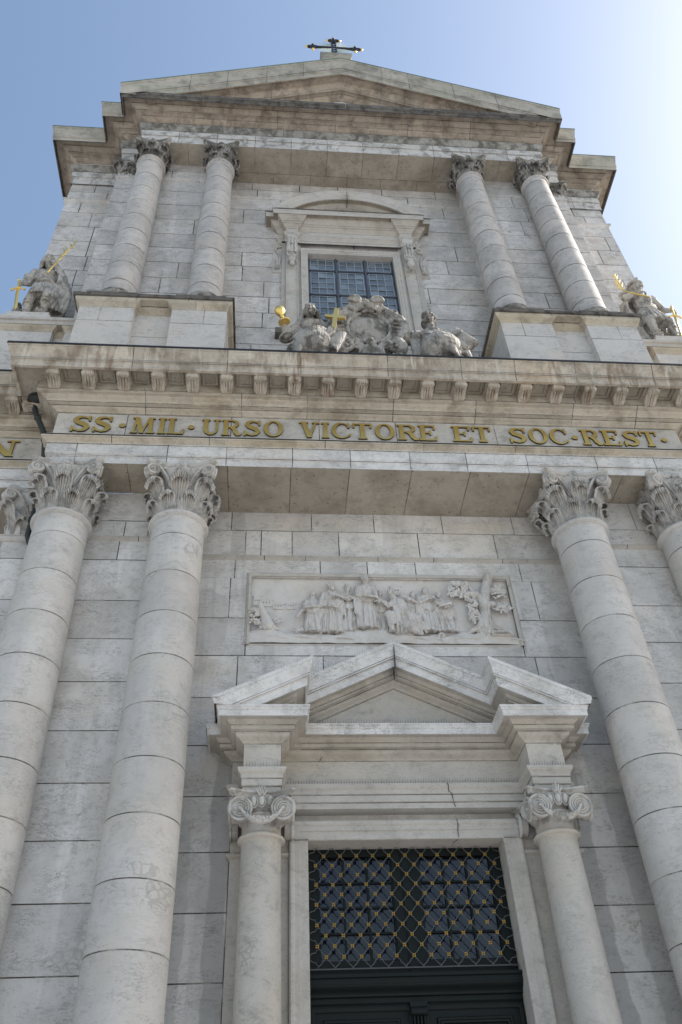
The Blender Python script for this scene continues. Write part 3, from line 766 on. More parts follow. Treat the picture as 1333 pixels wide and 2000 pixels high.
# ------------------------------------------------------------------ attic pedestals above the lower cornice
def pedestals():
    for sx in (-1, 1):
        mb = MB(); s_ = 1 if sx < 0 else -1
        X = lambda *v: [(sx*a, b) for a, b in v][::s_]
        # plan: outer dado, recess, inner dado (mirrored)
        path = X((6.68, 0), (6.68, -1.42), (5.42, -1.42), (5.42, -1.22), (4.56, -1.22), (4.56, -1.42), (3.28, -1.42), (3.28, 0))
        mould(mb, path, [(0, 15.7), (0, 17.55), (0, 18.42)], 'plinthw', jstep=9, seed=2)
        mould(mb, path, [(.012, 15.7), (.012, 16.2), (0, 16.25)], 'plinthw', seed=3)
        mould(mb, path, [(0, 18.40), (.015, 18.41), (.015, 18.44), (.0, 18.45)]+cyma(.01, 18.46, .11, 18.58, 6)+[(.115, 18.6)], 'warm', seed=4, jstep=.9, tv=.1)
        path2 = X((6.68, 0), (6.68, -1.42), (3.28, -1.42), (3.28, 0))
        mould(mb, path2, [(-.1, 18.6), (.115, 18.6), (.12, 18.66)], 'warm', seed=5, jstep=1.1)
        mould(mb, path2, [(.12, 18.655), (.165, 18.66), (.165, 18.76), (.13, 18.80), (-.1, 18.83)], 'lich', seed=6, jstep=1.1, tv=.1)
        mb.box(*sorted((sx*3.3, sx*6.66)), -1.35, 0.0, 18.6, 18.815, 'lich')
        p = mb.build('pedestal', church)
        # joints on the dados
        mb = MB()
        for a, b in ((3.28, 4.56), (5.42, 6.68)):
            mb.box(*sorted((sx*a, sx*b)), -1.4225, -1.40, 17.86, 17.874, 'mortar')
            c = a+.52 if a < 4 else b-.5
            mb.box(*sorted((sx*c, sx*(c+.013))), -1.4225, -1.40, 17.874, 18.40, 'mortar')
        mb.box(*sorted((sx*4.56, sx*5.42)), -1.2225, -1.2, 17.55, 17.563, 'mortar')
        mb.build('mortar_joint', p)
        # flank pedestal carrying the statue
        mb = MB()
        path = X((14, .45), (14, -.69), (7.42, -.69), (7.42, -.50), (7.13, -.50), (7.13, -.69), (6.62, -.69), (6.62, -.3))[0:]
        mould(mb, path, [(0, 15.7), (0, 18.36)], 'plinthw', seed=7)
        mould(mb, path, [(0, 18.36), (.015, 18.37), (.015, 18.41)]+cyma(.01, 18.42, .08, 18.52, 5)+[(.09, 18.53)], 'warm', seed=8)
        path2 = X((14, .45), (14, -.69), (6.62, -.69), (6.62, -.3))
        mould(mb, path2, [(-.2, 18.54), (.10, 18.54), (.105, 18.66), (.15, 18.67), (.16, 18.75), (-.3, 18.79)], ['soffit', 'smooth', 'smooth', 'smooth', 'lich'], seed=9)
        mb.box(*sorted((sx*6.63, sx*14)), -.6, .5, 18.55, 18.785, 'lich')
        mb.build('pedestal', church)
        mb = MB()
        mb.box(*sorted((sx*7.55, sx*8.75)), -.78, .15, 18.79, 18.93, 'plinthw'); mb.box(*sorted((sx*7.62, sx*8.62)), -.74, .12, 18.93, 19.1, 'plinthw')
        mb.build('statue_plinth', church)
pedestals()

# ------------------------------------------------------------------ upper storey
UY = -1.18
def upper_storey():
    mb = MB(); win = (-1.3, 1.3, 19.55, 23.6)
    ashlar(mb, front(0), -3.8, 3.8, UC, 'upwall', g=.015, holes=[win], seed=33, step=2.0); mb.build('wall', church)
    for sx in (-1, 1):
        mb = MB(); a, b = sorted((sx*3.75, sx*7.12))
        ashlar(mb, front(-.48), a, b, UC, 'upwall', g=.015, seed=41+sx, step=3.2); ashlar(mb, side(sx*3.75, -sx), -.465, 0, UC, 'upwall', step=9); ashlar(mb, side(sx*7.12, sx), -.465, .36, UC, 'upwall', step=9)
        mb.build('pier', church)
        mb = MB(); a, b = sorted((sx*7.11, sx*8.79))
        ashlar(mb, front(.36), a, b, UC[:-1]+[28.2], 'upwall', g=.015, seed=47+sx, step=1.5); ashlar(mb, side(sx*8.79, sx), .375, 9, UC[:-1]+[28.2], 'upwall', step=1.6)
        mb.build('wing_wall', church)
        mb = MB(); X = [(8.79, 6), (8.79, .36), (7.11, .36)][::1]
        X = [(sx*p, q) for p, q in X][::(1 if sx < 0 else -1)]
        mould(mb, X, [(0, 26.8), (.03, 26.83), (.07, 26.9), (.08, 26.9), (.08, 26.95), (0, 26.98)], 'upwall', jstep=1.2); mb.build('string_course', church)
        # small string on the pier between the columns
        X = [(sx*p, q) for p, q in [(7.12, .3), (7.12, -.48), (3.75, -.48), (3.75, 0)]][::(1 if sx < 0 else -1)]
        mb = MB(); mould(mb, X, [(0, 26.82), (.03, 26.84), (.05, 26.9), (.05, 26.93), (0, 26.95)], 'upwall'); mb.build('string_course', church)
    mb = MB(); mould(mb, [(-3.75, 0), (3.75, 0)], [(0, 26.85), (.03, 26.87), (.05, 26.92), (.05, 26.95), (0, 26.97)], 'upwall'); mb.build('string_course', church)
    zs = [19.95+.84*k for k in range(9)]
    proto = base = None
    for i, (x, y) in enumerate([(-6.05, -.80), (-3.94, -.80), (3.92, -.80), (6.03, -.80)]):
        mb, rad = shaft(zs, .445, .386, 19.55, 26.9, 'upcol', 60+i, 0, 0, .017, 56)
        c = mb.build('column', church); c.location = (x, y, 0)
        mb = ring([(.386, 26.86), (.395, 26.87), (.41, 26.875)]+arc((.408, 26.92), .036, -70, 90, 6)+[(.37, 26.96)], 'upcol', seg=48); mb.build('astragal', c)
        if proto is None:
            mb = MB(); corinthian(mb, 'upcarve', .385, 26.95, 27.948, .55); proto = mb.build('capital', c, recalc=False)
            mb = MB(); mb.box(-.60, .60, -.56, .5, 18.80, 19.15, 'lich')
            mb.lathe([(.46, 19.15)]+arc((.48, 19.25), .09, -90, 90, 8)+[(.47, 19.34), (.46, 19.40)]+arc((.455, 19.46), .045, -90, 90, 6)+[(.445, 19.52), (.445, 19.56)], 'uptaen', (0, 0), 48)
            base = mb.build('base', c)
        else:
            for s_ in (proto, base): d = s_.copy(); COL.objects.link(d); d.parent = c
    for sx in (-1, 1):
        mb = MB(); corinthian(mb, 'upcarve', .36, 26.96, 27.94, .50, .85, True); o = mb.build('pilaster_capital', church, recalc=False); o.location = (sx*6.76, -.12, 0)
upper_storey()

UPATH = [(-8.84, 9), (-8.84, .31), (-7.13, .31), (-7.13, -.55), (-6.45, -.55), (-6.45, UY), (6.45, UY), (6.45, -.55), (7.13, -.55), (7.13, .31), (8.84, .31), (8.84, 9)]
MIDP = [(-6.45, -.55), (-6.45, UY), (6.45, UY), (6.45, -.55)]
LFT = [(-8.84, 9), (-8.84, .31), (-7.13, .31), (-7.13, -.55), (-6.45, -.55)]
RGT = [(-x, y) for x, y in LFT][::-1]
def upper_entablature():
    mb = MB(); jx = [-5.3, -4.1, -2.9, -1.75, -.6, .55, 1.7, 2.85, 4.1, 5.3, -8.2, 7.9]
    prof = [(0, 27.95), (0, 28.34), (.02, 28.35), (.02, 28.40), (.035, 28.41), (.035, 28.74)]
    mould(mb, UPATH, prof, 'uparch', jx=jx, seed=3, tv=.12); bed_joint(mb, UPATH, [(.021, 28.375), (.036, 28.72)], .035)
    ent = mb.build('entablature', church)
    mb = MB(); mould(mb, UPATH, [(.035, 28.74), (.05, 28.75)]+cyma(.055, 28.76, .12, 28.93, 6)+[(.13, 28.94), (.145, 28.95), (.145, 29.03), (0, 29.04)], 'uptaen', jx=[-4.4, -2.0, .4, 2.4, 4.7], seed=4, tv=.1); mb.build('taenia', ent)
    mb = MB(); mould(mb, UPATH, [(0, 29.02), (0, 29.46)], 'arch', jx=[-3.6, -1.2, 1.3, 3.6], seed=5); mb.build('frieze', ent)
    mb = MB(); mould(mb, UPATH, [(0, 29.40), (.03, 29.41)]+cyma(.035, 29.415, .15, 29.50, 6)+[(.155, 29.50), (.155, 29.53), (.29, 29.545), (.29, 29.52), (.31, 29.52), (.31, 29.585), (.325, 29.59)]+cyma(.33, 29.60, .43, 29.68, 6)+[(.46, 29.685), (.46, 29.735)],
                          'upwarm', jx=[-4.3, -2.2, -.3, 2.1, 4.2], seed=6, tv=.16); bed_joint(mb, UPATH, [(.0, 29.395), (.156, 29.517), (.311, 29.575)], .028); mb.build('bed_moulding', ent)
    mb = MB()
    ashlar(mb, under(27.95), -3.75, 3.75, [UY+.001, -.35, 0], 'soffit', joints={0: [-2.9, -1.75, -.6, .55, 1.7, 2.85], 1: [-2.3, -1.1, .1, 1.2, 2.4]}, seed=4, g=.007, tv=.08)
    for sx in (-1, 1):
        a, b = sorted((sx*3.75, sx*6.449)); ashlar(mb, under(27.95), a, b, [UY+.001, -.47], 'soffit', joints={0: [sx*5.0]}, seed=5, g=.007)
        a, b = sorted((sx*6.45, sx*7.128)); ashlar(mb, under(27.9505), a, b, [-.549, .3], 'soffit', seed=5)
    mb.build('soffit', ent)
    cor = MB()
    mould(cor, UPATH, [(.46, 29.72), (.46, 29.735), (.69, 29.745), (.69, 29.48), (.715, 29.48)], ['upwarm', 'upwarm', 'lich', 'lich'], jx=[-4.9, -2.6, -.9, 1.2, 2.9, 4.8], seed=7)
    mid = {4, 5, 6}; sides = {0, 1, 2, 3, 7, 8, 9, 10}
    mould(cor, UPATH, [(.715, 29.48), (.725, 29.60), (.745, 29.615), (.745, 29.655), (.765, 29.66), (.765, 29.85), (.70, 29.90), (-.1, 29.93)], 'lich', only=mid, jx=[-4.6, -1.9, .0, 2.2, 4.4], seed=8, tv=.12)
    mould(cor, UPATH, [(.715, 29.48), (.72, 29.66), (.75, 29.665), (.75, 29.74)]+cyma(.752, 29.75, .81, 30.18, 8)+[(.83, 30.19), (.83, 30.28)], 'sima', only=sides, jstep=1.6, seed=10)
    mould(cor, UPATH, [(.83, 30.28), (.845, 30.28), (.845, 30.305), (0, 30.42), (-.6, 30.44)], 'copper', only=sides, seed=11)
    cor = cor.build('cornice', church)
    # gable
    SL = .478; rk = lambda x: 4.0-SL*abs(x)
    GP = [(-6.45, -.3), (-6.45, UY), (0, UY), (6.45, UY), (6.45, -.3)]
    g = MB(); jx = [-6.3, -5.1, -3.9, -2.6, -1.35, 1.4, 2.3, 3.8, 5.2, 6.4]
    # values are heights measured at the ridge line minus 4
    mould(g, GP, [(.0, 28.05), (.03, 28.06)]+cyma(.03, 28.07, .16, 28.22, 5)+[(.165, 28.22), (.165, 28.27), (.30, 28.29), (.30, 28.24), (.32, 28.24), (.32, 28.37), (.335, 28.38)]+cyma(.34, 28.39, .44, 28.54, 6)+[(.47, 28.545), (.47, 28.66), (.70, 28.70), (.70, 28.56), (.735, 28.56)],
          'upwarm', zfun=rk, jx=[x*.93 for x in jx], seed=12, tv=.12)
    mould(g, GP, [(.735, 28.56), (.738, 28.86), (.765, 28.87), (.765, 28.96), (.775, 28.97)]+cyma(.775, 28.98, .80, 29.66, 8)+[(.82, 29.67), (.82, 29.80)], 'sima', zfun=rk, jx=jx, seed=13, tv=.1)
    mould(g, GP, [(.82, 29.80), (.835, 29.80), (.835, 29.835), (0, 29.93), (-1.1, 30.0)], 'copper', zfun=rk, seed=14)
    bed_joint(g, GP, [(.166, 28.25), (.321, 28.355), (.775, 28.963)], .02, rk)
    ped = g.build("gable", church); clip_below(ped, 29.62)
    mb = MB(); mb.prism([(-5.6, 29.6), (5.6, 29.6), (0, 32.3)], UY+.012, .2, 'upwall'); mb.build('tympanum', ped)
    mb = MB(); mb.prism([(-8.8, 29.9), (8.8, 29.9), (6.5, 30.7), (0, 33.7), (-6.5, 30.7)], -.4, 30, 'copper'); mb.build('roof', church)
    mb = MB(); mb.box(-.55, .55, -1.20, .0, 33.0, 36.5, 'sima'); mb.box(-.46, .46, -1.215, -1.2, 34.9, 36.1, 'sima', .06)
    mould(mb, [(-.55, 0), (-.55, -1.2), (.55, -1.2), (.55, 0)], [(0, 36.2), (.03, 36.25), (.05, 36.45), (.06, 36.45), (.06, 36.55), (0, 36.58)], 'sima')
    mb.box(-.62, .62, -1.265, .05, 36.55, 36.60, 'copper'); mb.build('gable_block', ped)
upper_entablature()
#PART3
# ------------------------------------------------------------------ frames, window
def frame_mould(mb, x0, x1, z0, z1, prof, m, closed=False, tone=0):
    """sweep (outward distance, y) round an opening"""
    P = [(x0, z0), (x0, z1), (x1, z1), (x1, z0)]
    D = [(-1, 0 if not closed else -1), (-1, 1), (1, 1), (1, 0 if not closed else -1)]
    rows = [[(p[0]+d[0]*q, y, p[1]+d[1]*q) for q, y in prof] for p, d in zip(P, D)]
    if closed: rows.append(rows[0])
    mb.grid(rows, m, False, False, tone)

def spiral(c, r0, turns, a0, sg, n=30, shrink=.86):
    return [(c[0]+sg*r0*(1-shrink*i/n)*math.cos(a0+turns*2*math.pi*i/n), c[1]+r0*(1-shrink*i/n)*math.sin(a0+turns*2*math.pi*i/n)) for i in range(n+1)]

def window():
    mb = MB()
    prof = [(0, .13), (0, -.09), (.05, -.09), (.055, -.105), (.13, -.105), (.135, -.12), (.17, -.12), (.20, -.135), (.20, 0)]
    frame_mould(mb, -1.25, 1.25, 19.6, 23.55, prof, 'smooth')
    for sx in (-1, 1):
        mb.box(*sorted((sx*1.455, sx*1.53)), -.06, .02, 19.3, 24.3, 'smooth')
        mb.box(*sorted((sx*1.53, sx*1.56)), -.11, .02, 19.3, 24.2, 'smooth'); mb.box(*sorted((sx*1.56, sx*1.85)), -.085, .02, 19.3, 24.2, 'smooth', .03); mb.box(*sorted((sx*1.85, sx*1.88)), -.11, .02, 19.3, 24.2, 'smooth')
        mb.box(*sorted((sx*1.883, sx*2.0)), -.05, .02, 19.3, 24.3, 'smooth', -.03)
        mb.box(*sorted((sx*2.003, sx*2.26)), -.02, .02, 22.55, 24.25, 'smooth', .02)
    mb.box(-2.15, 2.15, -.22, .3, 19.38, 19.6, 'lich')
    w = mb.build('window', church)
    # stone consoles either side
    for sx in (-1, 1):
        mb = MB(); c = sx*1.705
        pr = [(-.08, 24.22), (-.08, 22.75), (-.13, 22.85), (-.17, 23.1), (-.24, 23.3), (-.30, 23.45), (-.29, 23.55), (-.25, 23.75), (-.27, 23.95), (-.33, 24.08), (-.33, 24.22)]
        mb.prism(pr, c-.155, c+.155, 'carve', .04, 'x')
        for k in range(-1, 2): mb.tube([(c+k*.09, -.31, 24.1), (c+k*.09, -.27, 23.8), (c+k*.09, -.305, 23.5), (c+k*.09, -.25, 23.3)], .03, 'carve', 6, .06)
        mb.ball((c, -.25, 22.93), (.125, .11, .17), 'carve', .05); mb.ball((c, -.23, 22.72), (.08, .07, .09), 'carve')
        mb.tube([(c-.13, -.24, 23.12), (c+.13, -.24, 23.12)], .05, 'carve', 8)
        for q in (-1, 1):
            mb.tube([(c+q*.14, -.2-.06*math.cos(a), 23.25+.06*math.sin(a)) for a in [k*.6 for k in range(12)]], .025, 'carve', 6)
            mb.tube([(c+q*.15, -.27, 23.95), (c+q*.17, -.30, 23.9)], .06, 'carve', 8)
        mb.ball((c, -.33, 23.72), (.05, .04, .05), 'carve')
        mb.tube([(c+.11*math.cos(a), -.29, 23.72+.11*math.sin(a)) for a in [math.pi+k*math.pi/8 for k in range(9)]], .022, 'carve', 6)
        mb.build('console', w)
        mb = MB()
        sp = spiral((sx*2.10, 23.95), .10, 1.4, math.pi/2, sx, 20)
        mb.tube([(x, -.05, z) for x, z in sp][::-1]+[(sx*2.19, -.05, 23.75), (sx*2.08, -.05, 23.5), (sx*2.05, -.05, 23.2)], .03, 'carve', 6)
        sp = spiral((sx*2.11, 22.78), .08, 1.3, -math.pi/2, sx, 16)
        mb.tube([(sx*2.05, -.05, 23.2)]+[(x, -.05, z) for x, z in sp], .03, 'carve', 6)
        for k in range(3): mb.ball((sx*(2.13), -.06, 23.15-.12*k), (.05, .04, .06), 'carve')
        mb.build('side_scroll', w)
    # entablature of the window
    F = -.14
    PATH = [(-2.10, 0), (-2.10, -.03), (-1.89, -.03), (-1.89, F-.1), (-1.52, F-.1), (-1.52, F), (1.52, F), (1.52, F-.1), (1.89, F-.1), (1.89, -.03), (2.10, -.03), (2.10, 0)]
    mb = MB()
    mould(mb, PATH, [(0, 24.02), (0, 24.13), (.02, 24.14), (.02, 24.24), (.03, 24.25), (.06, 24.31), (.07, 24.31), (.07, 24.36), (0, 24.38)], 'smooth')
    mould(mb, PATH, [(0, 24.37), (0, 24.66)], 'smooth')
    mould(mb, PATH, [(0, 24.66), (.02, 24.665)]+cyma(.02, 24.67, .10, 24.80, 6)+[(.12, 24.80), (.12, 24.88), (.15, 24.89)]+cyma(.15, 24.9, .22, 25.02, 5)+[(.24, 25.03), (.24, 25.1)], 'pwarm')
    mb.build('window_entablature', w)
    mb = MB(); CP = [(-2.12, 0), (-2.12, -.02), (-1.9, -.02), (-1.9, F), (1.9, F), (1.9, -.02), (2.12, -.02), (2.12, 0)]
    mould(mb, CP, [(0, 25.07), (.34, 25.13), (.34, 25.08), (.365, 25.08)], 'soffit'); mould(mb, CP, [(.365, 25.08), (.37, 25.22), (.385, 25.23), (.39, 25.28)], 'smooth'); mould(mb, CP, [(.39, 25.28), (.40, 25.30), (.40, 25.34), (0, 25.38)], 'lich')
    mb.build('window_cornice', w)
    # segmental pediment
    mb = MB(); hw, zt, zb = 2.30, 26.62, 25.32; Rr = (hw*hw+(zt-zb)**2)/(2*(zt-zb)); zc = zt-Rr; a1 = math.asin(hw/Rr)
    prof = [(.00, -.62), (.03, -.60), (.10, -.55), (.13, -.55), (.20, -.5), (.22, -.47), (.23, -.44), (.34, -.44), (.345, -.38), (.385, -.38), (.385, -.43), (.36, -.43), (.36, -.44)]
    pr = [(.05, 0), (.05, -.62+.14), (.02, -.50), (-.01, -.51), (-.04, -.51)]      # unused guard
    pr = [(0.0, .0), (0.0, F-.405), (-.06, F-.40), (-.09, F-.385), (-.22, F-.365), (-.24, F-.36), (-.25, F-.345), (-.39, F-.34), (-.40, F-.31), (-.38, F-.30), (-.36, F-.19), (-.42, F-.18), (-.5, F-.08), (-.52, F-.02), (-.54, .0)]
    ms = ['lich']+['smooth']*6+['smooth']+['soffit']*2+['soffit']+['pwarm']*3
    n = 40; cols = []
    for i in range(n+1):
        a = -a1+2*a1*i/n; cols.append([((Rr+d)*math.sin(a), y, zc+(Rr+d)*math.cos(a)) for d, y in pr])
    for s_ in range(len(pr)-1):
        for i in range(n): mb.add([cols[i][s_], cols[i+1][s_], cols[i+1][s_+1], cols[i][s_+1]], [(0, 1, 2, 3)], ms[s_])
    mb.box(-.006, .006, F-.408, -.1, zt-.5, zt+.002, 'mortar')
    o = mb.build('window_pediment', w); clip_below(o, 25.31)
    mb = MB(); mb.prism([((Rr-.45)*math.sin(-a1*.86+2*a1*.86*i/20), zc+(Rr-.45)*math.cos(-a1*.86+2*a1*.86*i/20)) for i in range(21)], -.10, .02, 'pwarm'); mb.build('tympanum', w)
    # glazing
    mb = MB(); rnd = random.Random(4); px = [-1.25, -.42, .42, 1.25]; pz = [19.6, 20.42, 21.66, 22.90, 24.0]
    bars = MB()
    for x in px: bars.box(x-.027, x+.027, .055, .125, 19.55, 24.0, 'frame')
    for z in pz: bars.box(-1.25, 1.25, .06, .12, z-.026, z+.026, 'frame')
    cm = MB()
    for i in range(3):
        for j in range(4):
            a0, a1_ = px[i]+.035, px[i+1]-.035; b0, b1 = pz[j]+.033, pz[j+1]-.033; rows = 4 if j else 2
            gx = [a0, a0+.05]+[a0+.05+(a1_-a0-.10)*k/3 for k in (1, 2)]+[a1_-.05, a1_]; gz = [b0]+[b0+.04+(b1-b0-.08)*k/rows for k in range(rows+1)]+[b1]
            for u in range(len(gx)-1):
                for v in range(len(gz)-1):
                    t = [rnd.uniform(-.010, .010) for _ in range(4)]; vs = [(gx[u], .10+t[0], gz[v]), (gx[u+1], .10+t[1], gz[v]), (gx[u+1], .10+t[2], gz[v+1]), (gx[u], .10+t[3], gz[v+1])]
                    mb.add(vs, [(0, 1, 2, 3)], 'glassw', rnd.uniform(-.25, .25) if rnd.random() < .85 else .6)
            for x in gx[1:-1]: cm.box(x-.009, x+.009, .075, .095, b0+.03, b1-.03, 'came')
            for z in gz[1:-1]: cm.box(a0+.04, a1_-.04, .076, .094, z-.009, z+.009, 'came')
    mb.build('glass', w, recalc=False); bars.build('glazing_bars', w); cm.build('leading', w)
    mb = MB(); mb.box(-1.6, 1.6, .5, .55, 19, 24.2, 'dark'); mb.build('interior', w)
window()

# ------------------------------------------------------------------ portal
PF = -.25
PP = [(-2.68, 0), (-2.68, PF), (-2.49, PF), (-2.49, -.84), (-1.925, -.84), (-1.925, PF), (1.925, PF), (1.925, -.84), (2.49, -.84), (2.49, PF), (2.68, PF), (2.68, 0)]
def ionic(mb, m, r, z0, z1):
    H = z1-z0
    mb.lathe([(r*1.0, z0), (r*1.0, z0+.20*H), (r*1.08, z0+.28*H)]+arc((r*1.16, z0+.36*H), .05*H, -90, 90, 5)+[(r*1.12, z0+.43*H), (r*1.40, z0+.72*H), (r*1.35, z0+.88*H)], m, (0, 0), 40)
    rv, F, zc = .168, .465, z0+.40*H; ex = F-rv+.012
    for q in range(4):
        rot = Matrix.Rotation(R(90*q), 3, 'Z')
        for sg in (-1, 1):
            def P(u, v, w_): return rot @ Vector((sg*(ex+u), -F-w_, 0))+Vector((0, 0, zc+v))
            mb.tube([P(0, 0, -.12), P(0, 0, -.015)], rv*.96, m, 28, -.22)
            mb.tube([P(rv*.97*math.cos(a), rv*.97*math.sin(a), -.01) for a in [math.pi*2*i/28 for i in range(29)]], .020, m, 6)
            sp = spiral((0, 0), rv*.80, 3.0, math.pi*.5, 1, 60, .86)
            mb.tube([P(a, b, -.012) for a, b in sp], [.017*(1-.45*i/60) for i in range(61)], m, 6)
            mb.ball(P(0, 0, .0), .028, m, .05, 8)
        # egg and dart
        for k in (-1, 0, 1):
            c = rot @ Vector((k*.118, -r*1.44+abs(k)*.015, 0)); zz = z0+.66*H
            mb.ball(c+Vector((0, 0, zz)), (.045, .045, .085), m, .05, 10)
            mb.tube([rot @ Vector((k*.118+.057*math.cos(a), -r*1.42+abs(k)*.015, 0))+Vector((0, 0, zz+.095*math.sin(a)*1.05)) for a in [math.pi*.95+math.pi*1.1*i/10 for i in range(11)]], .013, m, 5)
        # garland hung between the volute eyes
        if q: continue
        pts = []; rad = []
        for i in range(25):
            t = -1+2*i/24; pts.append(rot @ Vector((t*(ex-.01), -F-.015-.035*(1-t*t), 0))+Vector((0, 0, zc-.215*(1-t*t)**.8))); rad.append(.016+.036*(1-abs(t))**.8)
        mb.tube(pts, rad, m, 8); rr = random.Random(q)
        for i in range(4, 21):
            for j in range(3):
                mb.ball(pts[i]+rot @ Vector((rr.uniform(-.03, .03), -rad[i]*.6+rr.uniform(-.02, .01), 0))+Vector((0, 0, rr.uniform(-.9, .9)*rad[i])), rr.uniform(.014, .024), m, .03, 8)
        for sg in (-1, 1): mb.ball(pts[5 if sg < 0 else 19], .036, m, .05, 8)
        # palmette in the middle of the abacus
        for k in range(-2, 3):
            mb.ball(rot @ Vector((k*.026, -r*1.46-.03, 0))+Vector((0, 0, z0+.80*H+.10-abs(k)*.03)), (.018, .022, .07), m, .03, 8, (rot @ Matrix.Rotation(R(k*16), 3, 'Y')).to_4x4().to_3x3())
    hw = r*1.72
    def outl(e):
        o = []
        for q in range(4):
            rt = Matrix.Rotation(R(90*q), 2)
            for i in range(9):
                t = -1+i/4; o.append(rt @ Vector(((hw+e-.04)*t, -(hw+e-.11*(1-t*t)))))
        return o
    mb.grid([[(p.x, p.y, z0+H*t) for p in outl(e)] for e, t in ((-.07, .79), (-.05, .82), (-.045, .88), (-.01, .93), (.0, .935), (.0, .985), (-.01, 1.0))], m, True, False, 0, True)

def portal():
    mb = MB(); s_ = 'smooth'
    mould(mb, PP, [(0, 6.84), (0, 6.94), (.018, 6.945), (.018, 7.06), (.03, 7.065), (.03, 7.10)]+cyma(.032, 7.105, .075, 7.17, 4)+[(.08, 7.175), (.08, 7.215), (0, 7.225)], s_, seed=3)
    mould(mb, PP, [(0, 7.22), (0, 7.625)], s_, seed=4)
    bed_joint(mb, PP, [(.0185, 7.05), (.0, 7.235), (.0, 6.93)], .011); P = mb.build('portal', church)
    mb = MB()
    mould(mb, PP, [(0, 7.62)]+cyma(.02, 7.625, .13, 7.72, 7)+[(.135, 7.725), (.135, 7.765), (.205, 7.77), (.205, 7.845), (.215, 7.85)]+cyma(.22, 7.85, .265, 7.89, 4)+[(.27, 7.905), (.375, 7.905)], 'pwarm', seed=5)
    bed_joint(mb, PP, [(.0, 7.62), (.135, 7.757), (.205, 7.835)], .011); mb.build('portal_bed_moulding', P)
    mb = MB(); mould(mb, PP, [(.375, 7.905), (.375, 7.89), (.40, 7.89), (.402, 7.985), (.415, 7.99), (.42, 8.03), (.435, 8.035), (.435, 8.062), (-.05, 8.08)], 'arch', seed=6)
    mb.build('portal_cornice', P)
    # soffit of the blocks and of the architrave
    mb = MB()
    mb.box(-1.925, 1.925, PF+.002, 0, 6.842, 6.9, s_)
    for sx in (-1, 1): mb.box(*sorted((sx*1.927, sx*2.488)), -.838, 0, 6.843, 6.9, s_)
    mb.build('portal_soffit', P)
    # broken-forward pediment
    SL = .48; rk = lambda x: -SL*abs(x)
    RP = [(-2.49, 0), (-2.49, -.84), (-1.925, -.84), (-1.925, PF), (0, PF), (1.925, PF), (1.925, -.84), (2.49, -.84), (2.49, 0)]
    mb = MB()
    mould(mb, RP, [(0, 8.95), (.03, 8.96)]+cyma(.03, 8.97, .11, 9.04, 5)+[(.12, 9.045), (.12, 9.075), (.20, 9.08), (.20, 9.13), (.22, 9.14), (.25, 9.18), (.375, 9.185)], 'pwarm', zfun=rk, seed=7)
    bed_joint(mb, RP, [(.0, 8.948), (.12, 9.066), (.20, 9.12)], .011, rk); o = mb.build('raking_bed_moulding', P); clip_below(o, 8.05)
    mb = MB()
    mould(mb, RP, [(.375, 9.185), (.375, 9.16), (.40, 9.16), (.403, 9.285), (.425, 9.29), (.425, 9.315), (.44, 9.32), (.44, 9.35)]+cyma(.44, 9.355, .48, 9.54, 7)+[(.495, 9.545), (.495, 9.61)], 'arch', zfun=rk, seed=8)
    mould(mb, RP, [(.495, 9.61), (.44, 9.625), (-.06, 9.63)], 'arch', zfun=rk)
    bed_joint(mb, RP, [(.425, 9.303), (.44, 9.343)], .011, rk)
    mb.box(-.007, .007, PF-.482, PF-.2, 9.0, 9.612, 'mortar')
    o = mb.build('raking_cornice', P); clip_below(o, 8.055)
    mb = MB(); mb.prism([(-1.95, 8.03), (1.95, 8.03), (0, 9.0)], PF+.003, 0.0, s_); mb.build('tympanum', P)
    for sx in (-1, 1): mb = MB(); mb.prism([(sx*2.5, 8.03), (sx*1.92, 8.03), (sx*1.92, 9.6-SL*1.92), (sx*2.5, 9.6-SL*2.5)], -.83, 0, 'pwarm'); mb.build('pediment_block', P)
    # backing pilasters
    mb = MB()
    for sx in (-1, 1):
        mb = MB()
        mb.box(*sorted((sx*1.79, sx*2.66)), -.13, .02, -.1, 6.838, s_)
        mb.box(*sorted((sx*2.66, sx*2.68)), -.006, .02, -.1, 6.83, 'mortar')
        mould(mb, [(sx*2.66, 0), (sx*2.66, -.13), (sx*1.79, -.13)][::(1 if sx < 0 else -1)], [(0, 6.14), (.02, 6.15)]+arc((.02, 6.19), .035, -70, 90, 5)+[(0, 6.235)], s_)
        mb.build('pilaster', P)
    proto = base = None
    for i, x in enumerate((-2.2, 2.2)):
        mb, rad = shaft([], .325, .287, .75, 6.22, s_, 80+i, 0, 0, seg=56)
        c = mb.build('portal_column', P); c.location = (x, -.55, 0)
        if proto is None:
            mb = MB(); mb.lathe([(.287, 6.17), (.30, 6.18), (.31, 6.19)]+arc((.312, 6.225), .036, -80, 90, 7)+[(.285, 6.262), (.285, 6.36)], s_, (0, 0), 48); ionic(mb, 'carve', .285, 6.34, 6.838); proto = mb.build('capital', c, recalc=False)
            mb = MB(); mb.box(-.45, .45, -.45, .45, -.1, .45, s_); mb.lathe([(.40, .45)]+arc((.39, .52), .07, -90, 90, 6)+[(.37, .62), (.35, .66)]+arc((.345, .7), .035, -90, 90, 6)+[(.325, .75)], s_, (0, 0), 40); base = mb.build('base', c)
        else:
            for q in (proto, base): d = q.copy(); COL.objects.link(d); d.parent = c
    # bird spikes along the ledges
    mb = MB(); x = -2.9
    def wire(p, h=.13): mb.add([(p[0]-.003, p[1], p[2]), (p[0]+.003, p[1], p[2]), (p[0], p[1]-.005, p[2]), (p[0], p[1]-.01, p[2]+h)], [(0, 1, 3), (1, 2, 3), (2, 0, 3)], 'iron')
